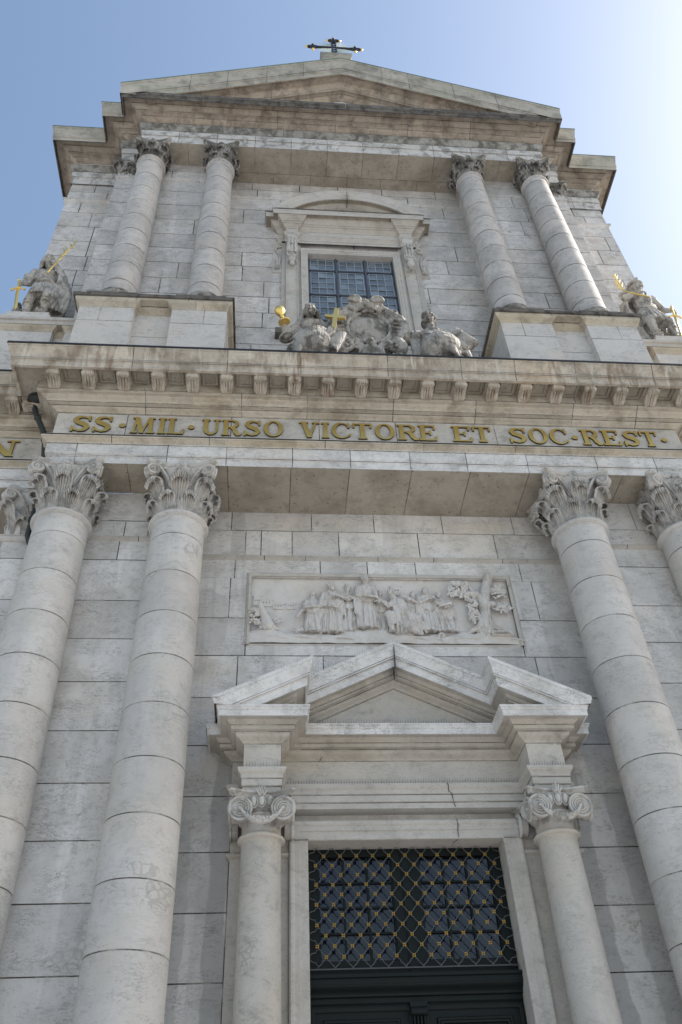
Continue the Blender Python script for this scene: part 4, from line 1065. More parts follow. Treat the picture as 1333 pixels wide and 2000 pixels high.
    while x < 2.9:
        blk = 1.45 < abs(x) < 2.95; wire((x, (-1.22 if blk else -.66), 9.61-SL*abs(x)), .14)
        if abs(x) < 1.85: wire((x, PF-.05, 7.22), .10); wire((x, PF-.40, 8.07), .10)
        elif 1.93 < abs(x) < 2.48: wire((x, -.90, 7.22), .10)
        x += .042
    o = mb.build('bird_spikes', P, recalc=False); o['kind'] = 'stuff'
    # cracks
    for pts in ([(.70, -.335, 7.21), (.715, -.335, 7.178), (.72, -.284, 7.10), (.765, -.283, 7.06), (.775, -.271, 6.97), (.80, -.253, 6.86)], [(.80, -.218, 6.68), (.815, -.204, 6.6), (.80, -.187, 6.5), (.81, -.164, 6.42), (.80, -.12, 6.398), (.74, .0, 6.398)],
                [(-1.25, -.456, 7.84), (-1.24, -.388, 7.765), (-1.26, -.32, 7.68), (-1.31, -.256, 7.60)]):
        mb = MB(); mb.tube(pts, .007, 'mortar', 5); mb.build('crack', P)
    # door surround
    mb = MB()
    frame_mould(mb, -1.5, 1.5, -.1, 6.40, [(0, .36), (0, -.15), (.012, -.162), (.12, -.162), (.13, -.175), (.135, -.185), (.20, -.185), (.21, -.20), (.235, -.215), (.265, -.215), (.27, -.19), (.285, -.19), (.285, 0), ], s_)
    for sx in (-1, 1): mb.box(*sorted((sx*1.5, sx*1.786)), -.2165, -.19, 6.385, 6.395, 'mortar')
    mb.build('door_frame', P)
    # grille
    dx, dz, y = .25, .1407, .15; zt = 6.27
    nodes = [(dx*(k-5 if r % 2 == 0 else k-5.5), zt-dz*r) for r in range(11) for k in range(11 if r % 2 == 0 else 12)]
    NS = set((round(a, 3), round(b, 3)) for a, b in nodes)
    unit = [(0, 0), (.10, .13), (.20, .24), (.34, .32), (.42, .33), (.42, .52), (.58, .52), (.58, .67), (.66, .68), (.80, .76), (.90, .87), (1, 1)]
    mb = MB(); wr = .0062
    ext = [(dx*(k-5.5), zt+dz) for k in range(12)]+[(dx*(k-5.5), zt-dz*11) for k in range(12)]
    allN = nodes+ext; AS = set((round(a, 3), round(b, 3)) for a, b in allN)
    for a, b in allN:
        for sx in (-1, 1):
            q = (round(a+sx*dx/2, 3), round(b-dz, 3))
            if q in AS: mb.tube([(a+sx*dx/2*u, y, b-dz*v) for u, v in unit], wr, 'wire', 5)
    for r in range(0, 11, 2):                       # lobes at the sides
        for sx in (-1, 1):
            z = zt-dz*r; x = sx*dx*5.5
            up, dn = z+dz, z-dz
            mb.tube([(x, y, up), (x-sx*.02, y, up-.03), (x+sx*.02, y, up-.055), (x+sx*.02, y, up-.075), (x+sx*.07, y, up-.085), (x+sx*.11, y, z+.03), (x+sx*.11, y, z-.03), (x+sx*.07, y, dn+.085), (x+sx*.02, y, dn+.075), (x+sx*.02, y, dn+.055), (x-sx*.02, y, dn+.03), (x, y, dn)], wr, 'wire', 5)
    mb.tube([(-1.5, y, zt-dz*11-.012), (1.5, y, zt-dz*11-.012)], .010, 'wire', 6); mb.tube([(-1.5, y, zt+dz+.005), (1.5, y, zt+dz+.005)], .010, 'wire', 6)
    for a, b in nodes:
        for k in range(4):
            an = math.pi/4+k*math.pi/2; mb.ball((a+.019*math.cos(an), y-.012, b+.019*math.sin(an)), (.0165, .010, .0165), 'brass', 0, 6)
        mb.ball((a, y-.02, b), (.009, .009, .009), 'brass', -.5, 6)
    mb.build('grille', P, recalc=False)
    # transom glazing
    rnd = random.Random(9); fr = MB(); panes = []
    for x0, x1 in ((-1.315, -.225), (.225, 1.315)):
        mb = MB(); panes.append(mb)
        for i in range(3):
            for j in range(4):
                a0, a1 = x0+(x1-x0)*i/3, x0+(x1-x0)*(i+1)/3; b0, b1 = 4.845+1.42*j/4, 4.845+1.42*(j+1)/4; t = [rnd.uniform(-.004, .004) for _ in range(4)]
                mb.add([(a0, .29+t[0], b0), (a1, .29+t[1], b0), (a1, .29+t[2], b1), (a0, .29+t[3], b1)], [(0, 1, 2, 3)], 'glassd', rnd.uniform(-.2, .3))
        for i in (1, 2): fr.box(x0+(x1-x0)*i/3-.016, x0+(x1-x0)*i/3+.016, .25, .30, 4.83, 6.28, 'door')
        for j in (1, 2, 3): fr.box(x0, x1, .252, .30, 4.845+1.42*j/4-.014, 4.845+1.42*j/4+.014, 'door')
        fr.box(x0-.02, x0, .24, .31, 4.825, 6.285, 'door'); fr.box(x1, x1+.02, .24, .31, 4.825, 6.285, 'door')
    for a0, a1 in ((-1.5, -1.335), (-.205, .205), (1.335, 1.5)): fr.box(a0, a1, .22, .33, 4.6, 6.42, 'door')
    fr.box(-.06, .06, .195, .225, 4.6, 6.42, 'door'); fr.box(-1.5, 1.5, .2185, .33, 6.285, 6.42, 'door'); fr.box(-1.5, 1.5, .2185, .33, 4.6, 4.825, 'door')
    g = fr.build('transom_window', P)
    for q in panes: q.build('pane', P, recalc=False)
    mb = MB(); mould(mb, [(-1.5, .25), (1.5, .25)], [(0, 4.28), (.02, 4.30), (.02, 4.36), (.06, 4.37)]+cyma(.06, 4.38, .16, 4.50, 6)+[(.17, 4.50), (.17, 4.57), (.20, 4.58), (.20, 4.62), (0, 4.66)], 'door'); mb.build('transom', P)
    d = MB(); d.box(-1.5, 1.5, .26, .33, -.1, 4.30, 'door')
    for sx in (-1, 1):
        frame_mould(d, *sorted((sx*.12, sx*1.42)), .2, 4.20, [(0, .262), (0, .235), (.02, .225), (.05, .225), (.06, .26)], 'door', True)
        frame_mould(d, *sorted((sx*.34, sx*1.22)), 2.6, 4.02, [(0, .262), (.01, .22), (.035, .21), (.05, .23), (.075, .225), (.09, .262)], 'door', True)
        frame_mould(d, *sorted((sx*.34, sx*1.22)), .5, 2.3, [(0, .262), (.01, .22), (.035, .21), (.05, .23), (.075, .225), (.09, .262)], 'door', True)
    d.box(-.10, .10, .20, .262, -.1, 4.28, 'door')
    for k in range(4): d.tube([(-.07+.047*k, .19, 4.2), (-.07+.047*k, .165, 4.05), (-.07+.047*k, .19, 3.85)], .02, 'door', 6)
    d.tube([(-.11, .17, 4.17), (.11, .17, 4.17)], .06, 'door', 12); d.box(-.12, .12, .14, .26, 4.22, 4.28, 'door')
    d.build('door', P)
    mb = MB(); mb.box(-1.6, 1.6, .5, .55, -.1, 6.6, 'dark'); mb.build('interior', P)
portal()
#PART4
# ------------------------------------------------------------------ sculpture: shapes fused by a voxel remesh
def sculpt(name, fill, m, voxel, parent=None, smooth=3, loc=(0, 0, 0), warp=None):
    mb = MB(); fill(mb)
    if warp: mb.v = [warp(*p) for p in mb.v]
    me = bpy.data.meshes.new(name+'_raw'); me.from_pydata(mb.v, [], mb.f)
    bm = bmesh.new(); bm.from_mesh(me); bmesh.ops.recalc_face_normals(bm, faces=bm.faces); bm.to_mesh(me); bm.free()
    t = bpy.data.objects.new(name+'_raw', me); COL.objects.link(t)
    r = t.modifiers.new('r', 'REMESH'); r.mode = 'VOXEL'; r.voxel_size = voxel; r.adaptivity = 0
    s_ = t.modifiers.new('s', 'SMOOTH'); s_.iterations = smooth; s_.factor = .5
    dg = bpy.context.evaluated_depsgraph_get()
    res = bpy.data.meshes.new_from_object(t.evaluated_get(dg)); res.name = name
    bpy.data.objects.remove(t); bpy.data.meshes.remove(me)
    res.materials.clear(); res.materials.append(M[m])
    res.polygons.foreach_set('use_smooth', [True]*len(res.polygons))
    o = bpy.data.objects.new(name, res); COL.objects.link(o); o.location = loc
    if parent: o.parent = parent
    return o
def V(*a): return Vector(a)
def cap(mb, a, b, r0, r1=None, seg=10):
    r1 = r0 if r1 is None else r1; a, b = Vector(a), Vector(b)
    if (b-a).length < 1e-5: b = a+V(0, 0, 1e-3)
    mb.tube([a, b], [r0, r1], 'dark', seg); mb.ball(a, r0, 'dark', 0, seg); mb.ball(b, r1, 'dark', 0, seg)
def chain(mb, pts, rad, seg=8):
    rad = rad if isinstance(rad, (list, tuple)) else [rad]*len(pts)
    mb.tube(pts, list(rad), 'dark', seg); mb.ball(pts[0], rad[0], 'dark', 0, 8); mb.ball(pts[-1], rad[-1], 'dark', 0, 8)
def bez(a, b, c, n=8):
    a, b, c = Vector(a), Vector(b), Vector(c); return [a*(1-t)**2+b*2*t*(1-t)+c*t*t for t in [i/n for i in range(n+1)]]
def head(mb, c, h, yaw=0, pitch=0, hair='short', beard=False, seed=0):
    """head of height h centred at c; looks to -y, turned by yaw (to +x) and tipped up by pitch"""
    q = Matrix.Rotation(yaw, 3, 'Z') @ Matrix.Rotation(-pitch, 3, 'X'); rnd = random.Random(seed)
    P = lambda x, y, z: Vector(c)+q @ V(x*h, y*h, z*h)
    mb.ball(P(0, .03, .08), (.33*h, .40*h, .40*h), 'dark', 0, 14, q); mb.ball(P(0, -.10, -.18), (.25*h, .27*h, .30*h), 'dark', 0, 12, q)
    cap(mb, P(0, -.34, .06), P(0, -.45, -.10), .045*h, .07*h, 8)                        # nose
    cap(mb, P(-.22, -.33, .12), P(-.06, -.37, .10), .05*h, .05*h, 6); cap(mb, P(.22, -.33, .12), P(.06, -.37, .10), .05*h, .05*h, 6)   # brow
    for s in (-1, 1):
        mb.ball(P(s*.13, -.325, .02), .055*h, 'dark', 0, 8); mb.ball(P(s*.20, -.24, -.12), .11*h, 'dark', 0, 8); mb.ball(P(s*.34, .02, .0), (.05*h, .10*h, .13*h), 'dark', 0, 8, q)
    cap(mb, P(-.08, -.365, -.235), P(.08, -.365, -.235), .035*h, .035*h, 6); cap(mb, P(-.06, -.35, -.30), P(.06, -.35, -.30), .04*h, .04*h, 6); mb.ball(P(0, -.31, -.42), .09*h, 'dark', 0, 8)
    if hair in ('short', 'curly', 'long'):
        for k in range(34):
            a = rnd.uniform(0, 2*math.pi); el = rnd.uniform(-.15, 1.4); d = V(math.cos(a)*math.cos(el)*.36, math.sin(a)*math.cos(el)*.42+.04, math.sin(el)*.42+.10)
            if d.y < -.26 and d.z < .34: continue
            mb.ball(P(*d), rnd.uniform(.06, .10)*h, 'dark', 0, 8)
    if hair == 'long':
        for k in range(14):
            a = R(-25+230*k/13); x, y = math.cos(a)*.38, math.sin(a)*.40+.05
            chain(mb, [P(x*.9, y, .15), P(x*1.1, y*1.05, -.2), P(x*1.05+rnd.uniform(-.05, .05), y*1.1, -.5), P(x*1.15, y, -.72)], [.08*h, .09*h, .08*h, .05*h], 6)
    if beard:
        for k in range(16):
            x = rnd.uniform(-.22, .22); chain(mb, [P(x, -.24-.10*(1-abs(x)*4), -.30), P(x*.9, -.34, -.50), P(x*.6, -.36, -.66)], [.06*h, .065*h, .035*h], 6)
def hand(mb, wr, d, up, s, curl=.6, seed=0):
    """palm and five fingers; wrist wr, pointing along d, back of the hand towards up"""
    d = Vector(d).normalized(); up = Vector(up); up = (up-d*up.dot(d)).normalized(); sd = d.cross(up); w = Vector(wr)
    mb.ball(w+d*.055*s, (.046*s, .028*s, .06*s), 'dark', 0, 10, Matrix((sd, up, d)).transposed())
    for i, (o, L) in enumerate(((-.036, .085), (-.012, .10), (.012, .095), (.036, .075))):
        a = w+d*.10*s+sd*o*s; b = a+d*L*.5*s-up*curl*.025*s; c = b+d*L*.5*(1-curl*.7)*s-up*curl*.05*s
        chain(mb, [a, b, c], [.0125*s, .0115*s, .009*s], 6)
    a = w+d*.03*s-sd*.042*s; chain(mb, [a, a+d*.035*s-sd*.03*s-up*.01*s, a+d*.075*s-sd*.03*s-up*.03*s], [.015*s, .013*s, .010*s], 6)
def robe(mb, top, rt, bot, rb, n=14, seed=0, thick=.03, dpt=.7, start=0, end=2*math.pi, twist=.2, core=True):
    """gathered cloth: a core with folds running from the waist to the hem"""
    rnd = random.Random(seed); top, bot = Vector(top), Vector(bot)
    if core:
        mb.grid([[(top+(bot-top)*t+V(math.cos(a)*(rt+(rb-rt)*t**.8)*.93, math.sin(a)*(rt+(rb-rt)*t**.8)*.93*dpt, 0)) for a in [2*math.pi*k/20 for k in range(20)]] for t in (0, .25, .5, .75, 1)], 'dark', True, True, 0, True)
    for k in range(n):
        a0 = start+(end-start)*(k+rnd.uniform(-.3, .3))/n; a1 = a0+rnd.uniform(-twist, twist); pts = []; rad = []
        t0 = rnd.uniform(0, .35)
        for i in range(8):
            t = t0+(1-t0)*i/7; a = a0+(a1-a0)*t; rr = rt+(rb-rt)*t**.8+thick*.25*math.sin(i*1.3+k)
            pts.append(top+(bot-top)*t+V(math.cos(a)*rr, math.sin(a)*rr*dpt, 0)); rad.append(thick*(.55+.65*t))
        chain(mb, pts, rad, 6)

# ------------------------------------------------------------------ carved relief over the portal
def relief():
    mb = MB(); mb.box(-2.58, 2.58, .055, .10, 9.99, 11.64, 'relief')
    panel = mb.build('relief_panel', church); panel['label'] = 'carved limestone scene of robed figures beside a tree'
    mb = MB()
    prof = [(0, .06), (0, -.03), (.03, -.05), (.05, -.05), (.055, -.03), (.08, -.025), (.095, 0)]
    P = [(-2.5, 10.0), (-2.5, 11.58), (2.5, 11.58), (2.5, 10.0)]; D = [(-1, 0), (-1, 1), (1, 1), (1, 0)]
    mb.grid([[(p[0]+d[0]*q, y, p[1]+d[1]*q) for q, y in prof] for p, d in zip(P, D)], 'smooth', False, False)
    mb.box(-2.5, 2.5, -.012, .06, 10.0, 10.028, 'relief'); mb.build('panel_frame', panel)
    def fig(x, zf, zh, hy=0, tilt=0, arms=(), w=.16, seed=0, y=-.01, sash=1, hair='short', beard=False, lean=0, body=True, robe_dx=0, hx=0):
        y += .02; H = zh-zf; hh = .145*H if H > .85 else .15
        def fill(mb):
            rnd = random.Random(seed); hc = V(x+hx+lean, y-.045, zh-hh*.5); sh = zh-hh*1.25
            head(mb, hc, hh*1.05, hy, -.15+tilt, hair, beard, seed); cap(mb, hc-V(0, -.01, hh*.4), V(x+lean*.8, y, sh-.02), .045, .055)
            if not body: 
                mb.ball((x+lean*.8, y+.02, sh-.12), (.15, .07, .16), 'dark', 0, 12); return
            wz = zf+H*.56
            mb.ball((x+lean*.7, y-.005, sh-.09), (w*.95, .085, .14), 'dark', 0, 14); mb.ball((x+lean*.5, y-.01, (sh+wz)/2-.03), (w*.82, .085, .19), 'dark', 0, 14)
            for s in (-1, 1): mb.ball((x+lean*.75+s*w*.85, y, sh-.045), .062, 'dark', 0, 10)
            robe(mb, (x+lean*.4, y-.01, wz), w*.85, (x+robe_dx, y+.0, zf+.03), w*1.25, 13, seed, .022, .55, math.pi*.95, math.pi*2.05, .25)
            k = rnd.choice((-1, 1)) if sash == 0 else sash
            for q in range(4):                       # cloak swathed round the hips and over the arm
                chain(mb, bez((x+lean*.6-k*w*1.1, y-.05, wz+.13-.035*q), (x, y-.15, wz-.10-.045*q), (x+lean*.7+k*w*1.05, y-.06, wz+.20-.05*q)), [.018+.006*q]*9, 6)
            for q in range(5):
                xx = x+k*w*(.5+.16*q); chain(mb, bez((xx+lean*.5, y-.06, wz+.12), (xx+k*.03, y-.11, wz-.12), (xx+k*.05*rnd.random()+robe_dx*.7, y-.05, zf+.12+.06*q)), [.02, .024, .026, .028, .028, .026, .024, .02, .015], 6)
            for s in (-1, 1): mb.ball((x+robe_dx*.8+s*.075, y-.075, zf+.015), (.035, .07, .025), 'dark', 0, 8)
            for (sx_, el, ha) in arms:
                sp = V(x+lean*.75+sx_*w*.85, y-.02, sh-.05); cap(mb, sp, el, .055, .046); cap(mb, el, ha, .042, .026); d = (Vector(ha)-Vector(el)).normalized(); hand(mb, ha, d, V(0, -1, .3), .75, .5)
                chain(mb, [Vector(sp)+V(0, -.03, -.03), Vector(el)+V(0, -.03, -.02)], .03, 6)
        sculpt('carved_figure', fill, 'relieff', .008, panel, 1)
    fig(-1.33, 10.28, 11.22, .3, -.4, [(-1, (-1.50, -.05, 10.80), (-1.58, -.08, 10.68)), (1, (-1.17, -.08, 10.83), (-1.38, -.12, 10.80))], .15, 1, .02, 1, 'short')
    fig(-.98, 10.24, 11.43, .6, .1, [(1, (-.66, -.10, 10.98), (-.90, -.15, 11.05)), (-1, (-1.2, -.08, 10.86), (-1.0, -.14, 10.80))], .18, 2, -.01, 1, 'short', True)
    fig(-.66, 10.3, 11.42, .7, 0, [(1, (-.42, -.05, 10.98), (-.55, -.09, 11.02))], .15, 3, .05, -1)
    fig(-.33, 10.34, 11.60, .7, -.15, [(1, (-.12, -.11, 11.02), (.01, -.13, 10.88)), (-1, (-.50, -.10, 11.08), (-.22, -.16, 11.02))], .18, 4, -.015, -1, 'short', True, .02)
    fig(-.04, 10.32, 11.28, -.3, -.2, [], .13, 5, .06, 1)
    fig(.60, 10.3, 11.25, -.8, 0, [(-1, (.50, -.06, 11.02), (.40, -.07, 11.10)), (1, (.70, -.06, 10.90), (.55, -.09, 11.0))], .14, 6, .04, -1)
    fig(.84, 10.28, 11.34, -.25, .2, [(-1, (.70, -.10, 10.92), (.86, -.15, 10.98)), (1, (1.02, -.10, 10.90), (1.10, -.12, 10.88))], .17, 7, -.01, -1, 'short', True)
    fig(1.10, 10.3, 11.25, -.2, .1, [(1, (1.32, -.08, 10.90), (1.24, -.13, 10.84))], .16, 8, .015, 1, 'curly', True, 0, True, .10)
    def kneel(mb):
        h = V(.17, -.07, 11.17); head(mb, h, .17, -.9, -.45, 'short', True, 9); cap(mb, h-V(-.02, 0, .07), (.24, -.03, 10.99), .05, .06)
        mb.ball((.29, -.03, 10.90), (.17, .10, .17), 'dark', 0, 14); mb.ball((.32, -.02, 10.70), (.17, .10, .20), 'dark', 0, 14)
        cap(mb, (.20, -.06, 10.98), (.12, -.12, 10.84), .06, .05); cap(mb, (.12, -.12, 10.84), (-.04, -.13, 10.93), .045, .03); hand(mb, (-.04, -.13, 10.93), (-1, 0, .15), (0, -1, .4), .75, .4)
        cap(mb, (.28, -.05, 10.62), (.08, -.12, 10.62), .10, .085); cap(mb, (.08, -.12, 10.62), (.12, -.08, 10.30), .075, .05); mb.ball((.09, -.11, 10.27), (.05, .08, .03), 'dark', 0, 8)
        cap(mb, (.34, -.03, 10.58), (.42, -.12, 10.34), .11, .09); cap(mb, (.42, -.1, 10.33), (.66, -.06, 10.24), .08, .05)
        mb.ball((.30, -.02, 10.44), (.20, .085, .24), 'dark', 0, 14); mb.ball((.46, -.01, 10.36), (.20, .08, .15), 'dark', 0, 12)
        rnd = random.Random(3)
        for q in range(8): chain(mb, bez((.16+.045*q, -.10, 10.93-.03*q), (.24+.06*q, -.17, 10.60), (.22+.075*q, -.09, 10.22+.01*q)), [.022, .026, .03, .032, .032, .03, .028, .024, .018], 6)
        for q in range(5): chain(mb, bez((.40, -.10, 10.72-.07*q), (.58, -.13, 10.50-.05*q), (.76, -.07, 10.26+.015*q)), .024, 6)
        for q in range(4): chain(mb, bez((.30, -.12, 10.64-.05*q), (.16, -.17, 10.52-.04*q), (.06, -.12, 10.54-.06*q)), .02, 6)
    sculpt('carved_figure', kneel, 'relieff', .008, panel, 1)
    def tray(mb): mb.obox((1.16, -.15, 10.83), (.12, -.02, .02), (.0, .06, .02), (0, -.006, .02), 'relief')
    mb = MB(); tray(mb); mb.build('carved_tray', panel)
    def ground_(mb):
        rnd = random.Random(5)
        mb.box(-2.48, 2.48, -.01, .06, 10.03, 10.12, 'dark')
        for k in range(34):
            x = -2.35+4.7*k/33; hgt = .10+.16*math.exp(-((x+.3)/.5)**2)+.12*math.exp(-((x-1.9)/.5)**2)+.13*math.exp(-((x+2.2)/.4)**2)+.05*math.sin(k*1.7)
            mb.ball((x, .03, 10.06+hgt*.35), (.22+rnd.random()*.12, .07+rnd.random()*.035, .06+hgt*.72), 'dark', 0, 12)
        for k in range(14):
            x = rnd.uniform(-2.3, 2.3); chain(mb, bez((x-.35, -.04, 10.10+rnd.random()*.06), (x, -.085, 10.17+rnd.random()*.08), (x+.35, -.04, 10.09+rnd.random()*.06)), .02, 6)
    clip_below(sculpt('carved_ground', ground_, 'relief', .011, panel, 2), 10.032)
    def tree(mb):
        chain(mb, [V(1.88, .05, 10.30), V(1.93, -.01, 10.50), V(1.95, -.04, 10.78), V(1.96, -.05, 11.02), V(2.04, -.05, 11.30), V(2.14, -.05, 11.60)], [.17, .125, .105, .115, .095, .10], 14)
        for s in (-1, 1): chain(mb, [V(1.92, -.02, 10.62), V(1.92+s*.14, -.02, 10.42), V(1.92+s*.36, -.01, 10.30)], [.1, .07, .035])
        chain(mb, [V(1.95, -.06, 11.0), V(1.82, -.08, 11.14), V(1.66, -.07, 11.17), V(1.38, -.05, 11.24)], [.10, .075, .05, .03]); chain(mb, [V(1.80, -.07, 11.15), V(1.72, -.07, 11.32)], [.045, .03]); chain(mb, [V(1.8, -.08, 11.12), V(1.72, -.07, 10.98)], [.04, .025])
        chain(mb, [V(2.05, -.05, 11.2), V(2.18, -.05, 11.27), V(2.28, -.04, 11.2)], [.05, .04, .03]); chain(mb, [V(2.0, -.06, 10.9), V(2.12, -.08, 10.92)], [.085, .06])
    def stump(mb):
        chain(mb, [V(-2.18, -.0, 10.42), V(-2.24, -.03, 10.62), V(-2.32, -.04, 10.86)], [.15, .085, .06]); chain(mb, [V(-2.2, -.02, 10.45), V(-2.0, 0, 10.36)], [.08, .03])
    sculpt('carved_tree', tree, 'relieff', .010, panel, 1); sculpt('carved_stump', stump, 'relief', .011, panel, 2)
    def leaf(mb, c, rnd, s=1.0):
        a = rnd.uniform(0, 6.28); b = rnd.uniform(-.6, .6); q = Matrix.Rotation(b, 3, 'X') @ Matrix.Rotation(a, 3, 'Y')
        mb.ball(c, (.024*s, .016*s, .052*s), 'relief', rnd.uniform(-.05, .05), 8, q)
    for name, cl in (('carved_foliage', [(1.52, 11.36, .20, .14, 60), (1.38, 11.22, .12, .10, 26), (1.62, 11.15, .12, .10, 26), (1.72, 10.95, .10, .13, 26), (2.28, 11.25, .14, .20, 50), (2.30, 10.85, .17, .10, 44), (1.73, 10.66, .11, .16, 46)]),
                     ('carved_foliage', [(-2.42, 10.68, .10, .10, 34), (-2.40, 10.48, .12, .05, 18), (-2.02, 10.52, .10, .05, 14), (-1.62, 10.33, .08, .05, 12), (1.02, 10.17, .07, .09, 14), (-2.2, 10.36, .14, .05, 14)])):
        mb = MB(); rnd = random.Random(8)
        for x, z, rx, rz, n in cl:
            for k in range(n):
                a, q = rnd.uniform(0, 6.28), math.sqrt(rnd.random()); leaf(mb, V(x+rx*q*math.cos(a), -.03-.07*(1-q)-.03*rnd.random(), z+rz*q*math.sin(a)), rnd, 1.0 if n > 20 else .9)
        mb.build(name, panel, recalc=False)
    # far town in low relief and the carver's name
    for x, z, w_, h in ((.28, 11.28, .2, .20), (-2.38, 11.0, .14, .2), (-2.2, 10.98, .22, .14), (-1.98, 10.92, .20, .10), (-1.75, 10.92, .16, .12)):
        mb = MB(); mb.box(x-w_/2, x+w_/2, .034, .06, z-.08, z-.08+h, 'relief'); mb.box(x-w_/2-.015, x+w_/2+.015, .028, .06, z-.08+h, z-.055+h, 'relief')
        for k in range(3): mb.box(x-w_*.34+w_*.27*k, x-w_*.34+w_*.27*k+.02, .030, .05, z-.06+h*.4, z-.03+h*.4, 'mortar')
        mb.build('carved_house', panel)
    mb = MB(); mb.obox((2.18, -.075, 10.235), (.20, 0, .0), (0, .03, -.01), (.0, .012, .055), 'relief'); x = 2.0
    for ch in 'J.B.BABEL':
        w_ = letter_mesh(mb, ch, lambda u, v, dd: (x+u*.06, -.119+v*.014-dd, 10.205+v*.06), .004, 'soffit', 'soffit'); x += (w_*.06 if ch != '.' else .012)*.82+.004
    mb.build('signature_stone', panel)
relief()

# ------------------------------------------------------------------ statues on the flank pedestals
def soldier_left(mb):
    X, Y, Z = -8.08, -.42, 19.10; P = lambda x, y, z: V(X+x, Y+y, Z+z)
    # legs: weight on the viewer's left leg, the other stepping forward
    cap(mb, P(-.17, -.02, 1.22), P(-.24, -.12, .68), .17, .125); cap(mb, P(-.24, -.12, .68), P(-.24, -.02, .10), .125, .075); mb.ball(P(-.25, -.10, .06), (.075, .17, .065), 'dark', 0, 10)
    cap(mb, P(.16, -.02, 1.22), P(.22, -.20, .70), .17, .125); cap(mb, P(.22, -.20, .70), P(.20, -.10, .12), .12, .07); mb.ball(P(.16, -.24, .06), (.08, .19, .065), 'dark', 0, 10)
    for s, kx, ky in ((-1, -.24, -.12), (1, .22, -.20)):
        for z in (.60, .50, .22): mb.tube([P(kx+.125*math.cos(a), ky+.06*(.68-z)+.125*math.sin(a), z) for a in [k*math.pi/6 for k in range(13)]], .018, 'dark', 6)
    # skirt of the tunic and belt
    robe(mb, P(0, 0, 1.32), .25, P(.02, -.04, .80), .37, 17, 3, .035, .75, 0, 2*math.pi, .12)
    mb.ball(P(0, 0, 1.42), (.27, .2, .2), 'dark', 0, 14); mb.ball(P(.0, -.0, 1.68), (.30, .21, .26), 'dark', 0, 16); mb.ball(P(-.1, -.14, 1.72), (.13, .09, .12), 'dark', 0, 10); mb.ball(P(.12, -.14, 1.72), (.13, .09, .12), 'dark', 0, 10)
    mb.tube([P(.275*math.cos(a), .21*math.sin(a), 1.38+.04*math.sin(a*1+1)) for a in [k*math.pi/10 for k in range(21)]], .04, 'dark', 6)
    chain(mb, bez(P(-.28, -.10, 1.86), P(0, -.28, 1.50), P(.27, -.10, 1.34)), .04); chain(mb, bez(P(.28, -.12, 1.80), P(.10, -.27, 1.60), P(-.2, -.18, 1.42)), .028)
    # neck, head turned up to his left
    cap(mb, P(.02, .0, 1.86), P(.05, -.03, 2.08), .12, .10); head(mb, P(-.02, -.08, 2.24), .42, .50, -.40, 'long', False, 4)
    mb.ball(P(-.03, .02, 2.36), (.17, .19, .15), 'dark', 0, 14)
    # sword arm down at the side
    mb.ball(P(-.33, .0, 1.84), .14, 'dark', 0, 12); cap(mb, P(-.34, 0, 1.82), P(-.46, -.02, 1.45), .125, .10); cap(mb, P(-.46, -.02, 1.45), P(-.52, -.20, 1.18), .085, .06); hand(mb, P(-.52, -.20, 1.18), (-.25, -.5, -.8), (-.6, -.5, .3), 1.5, .9)
    for z in (0, .07, .14): mb.tube([P(-.46+.02*z+.125*math.cos(a), -.02+.12*math.sin(a), 1.50+z+.02*math.cos(a)) for a in [k*math.pi/6 for k in range(13)]], .032, 'dark', 6)
    # raised arm, hand at the chin
    mb.ball(P(.34, .0, 1.84), .14, 'dark', 0, 12); cap(mb, P(.34, 0, 1.82), P(.50, -.14, 1.48), .13, .11); cap(mb, P(.50, -.14, 1.48), P(.28, -.30, 1.84), .10, .06); hand(mb, P(.28, -.30, 1.84), (-.55, -.2, .8), (.1, -1, 0), 1.4, .9)
    # cloak hanging from the arm and behind
    rnd = random.Random(2)
    for k in range(14):
        t = k/13; a = P(.40+.14*math.sin(t*3), .16-.42*t, 1.62-.05*k*.3); b = P(.62+.12*math.sin(t*5), .16-.36*t, 1.2); c = P(.42+.20*math.sin(t*4+.5), .20-.34*t, .42+.22*t)
        chain(mb, bez(a, b, c), [.045, .06, .075, .08, .08, .075, .07, .06, .045], 7)
    for k in range(10):
        x = -.30+.075*k; chain(mb, bez(P(x, .17, 1.82), P(x*1.2, .27, 1.0), P(x*1.25, .22, .10)), .075, 7)
    for k in range(5): chain(mb, bez(P(.30+.05*k, -.20+.06*k, 1.20), P(.52+.03*k, -.22+.08*k, .80-.03*k), P(.30+.08*k, -.12+.06*k, .45+.02*k)), [.03, .04, .05, .055, .06, .055, .05, .045, .035], 7)
    # shield standing behind the sword
    mb.ball(P(-.56, .12, .40), (.12, .20, .42), 'dark', 0, 14)
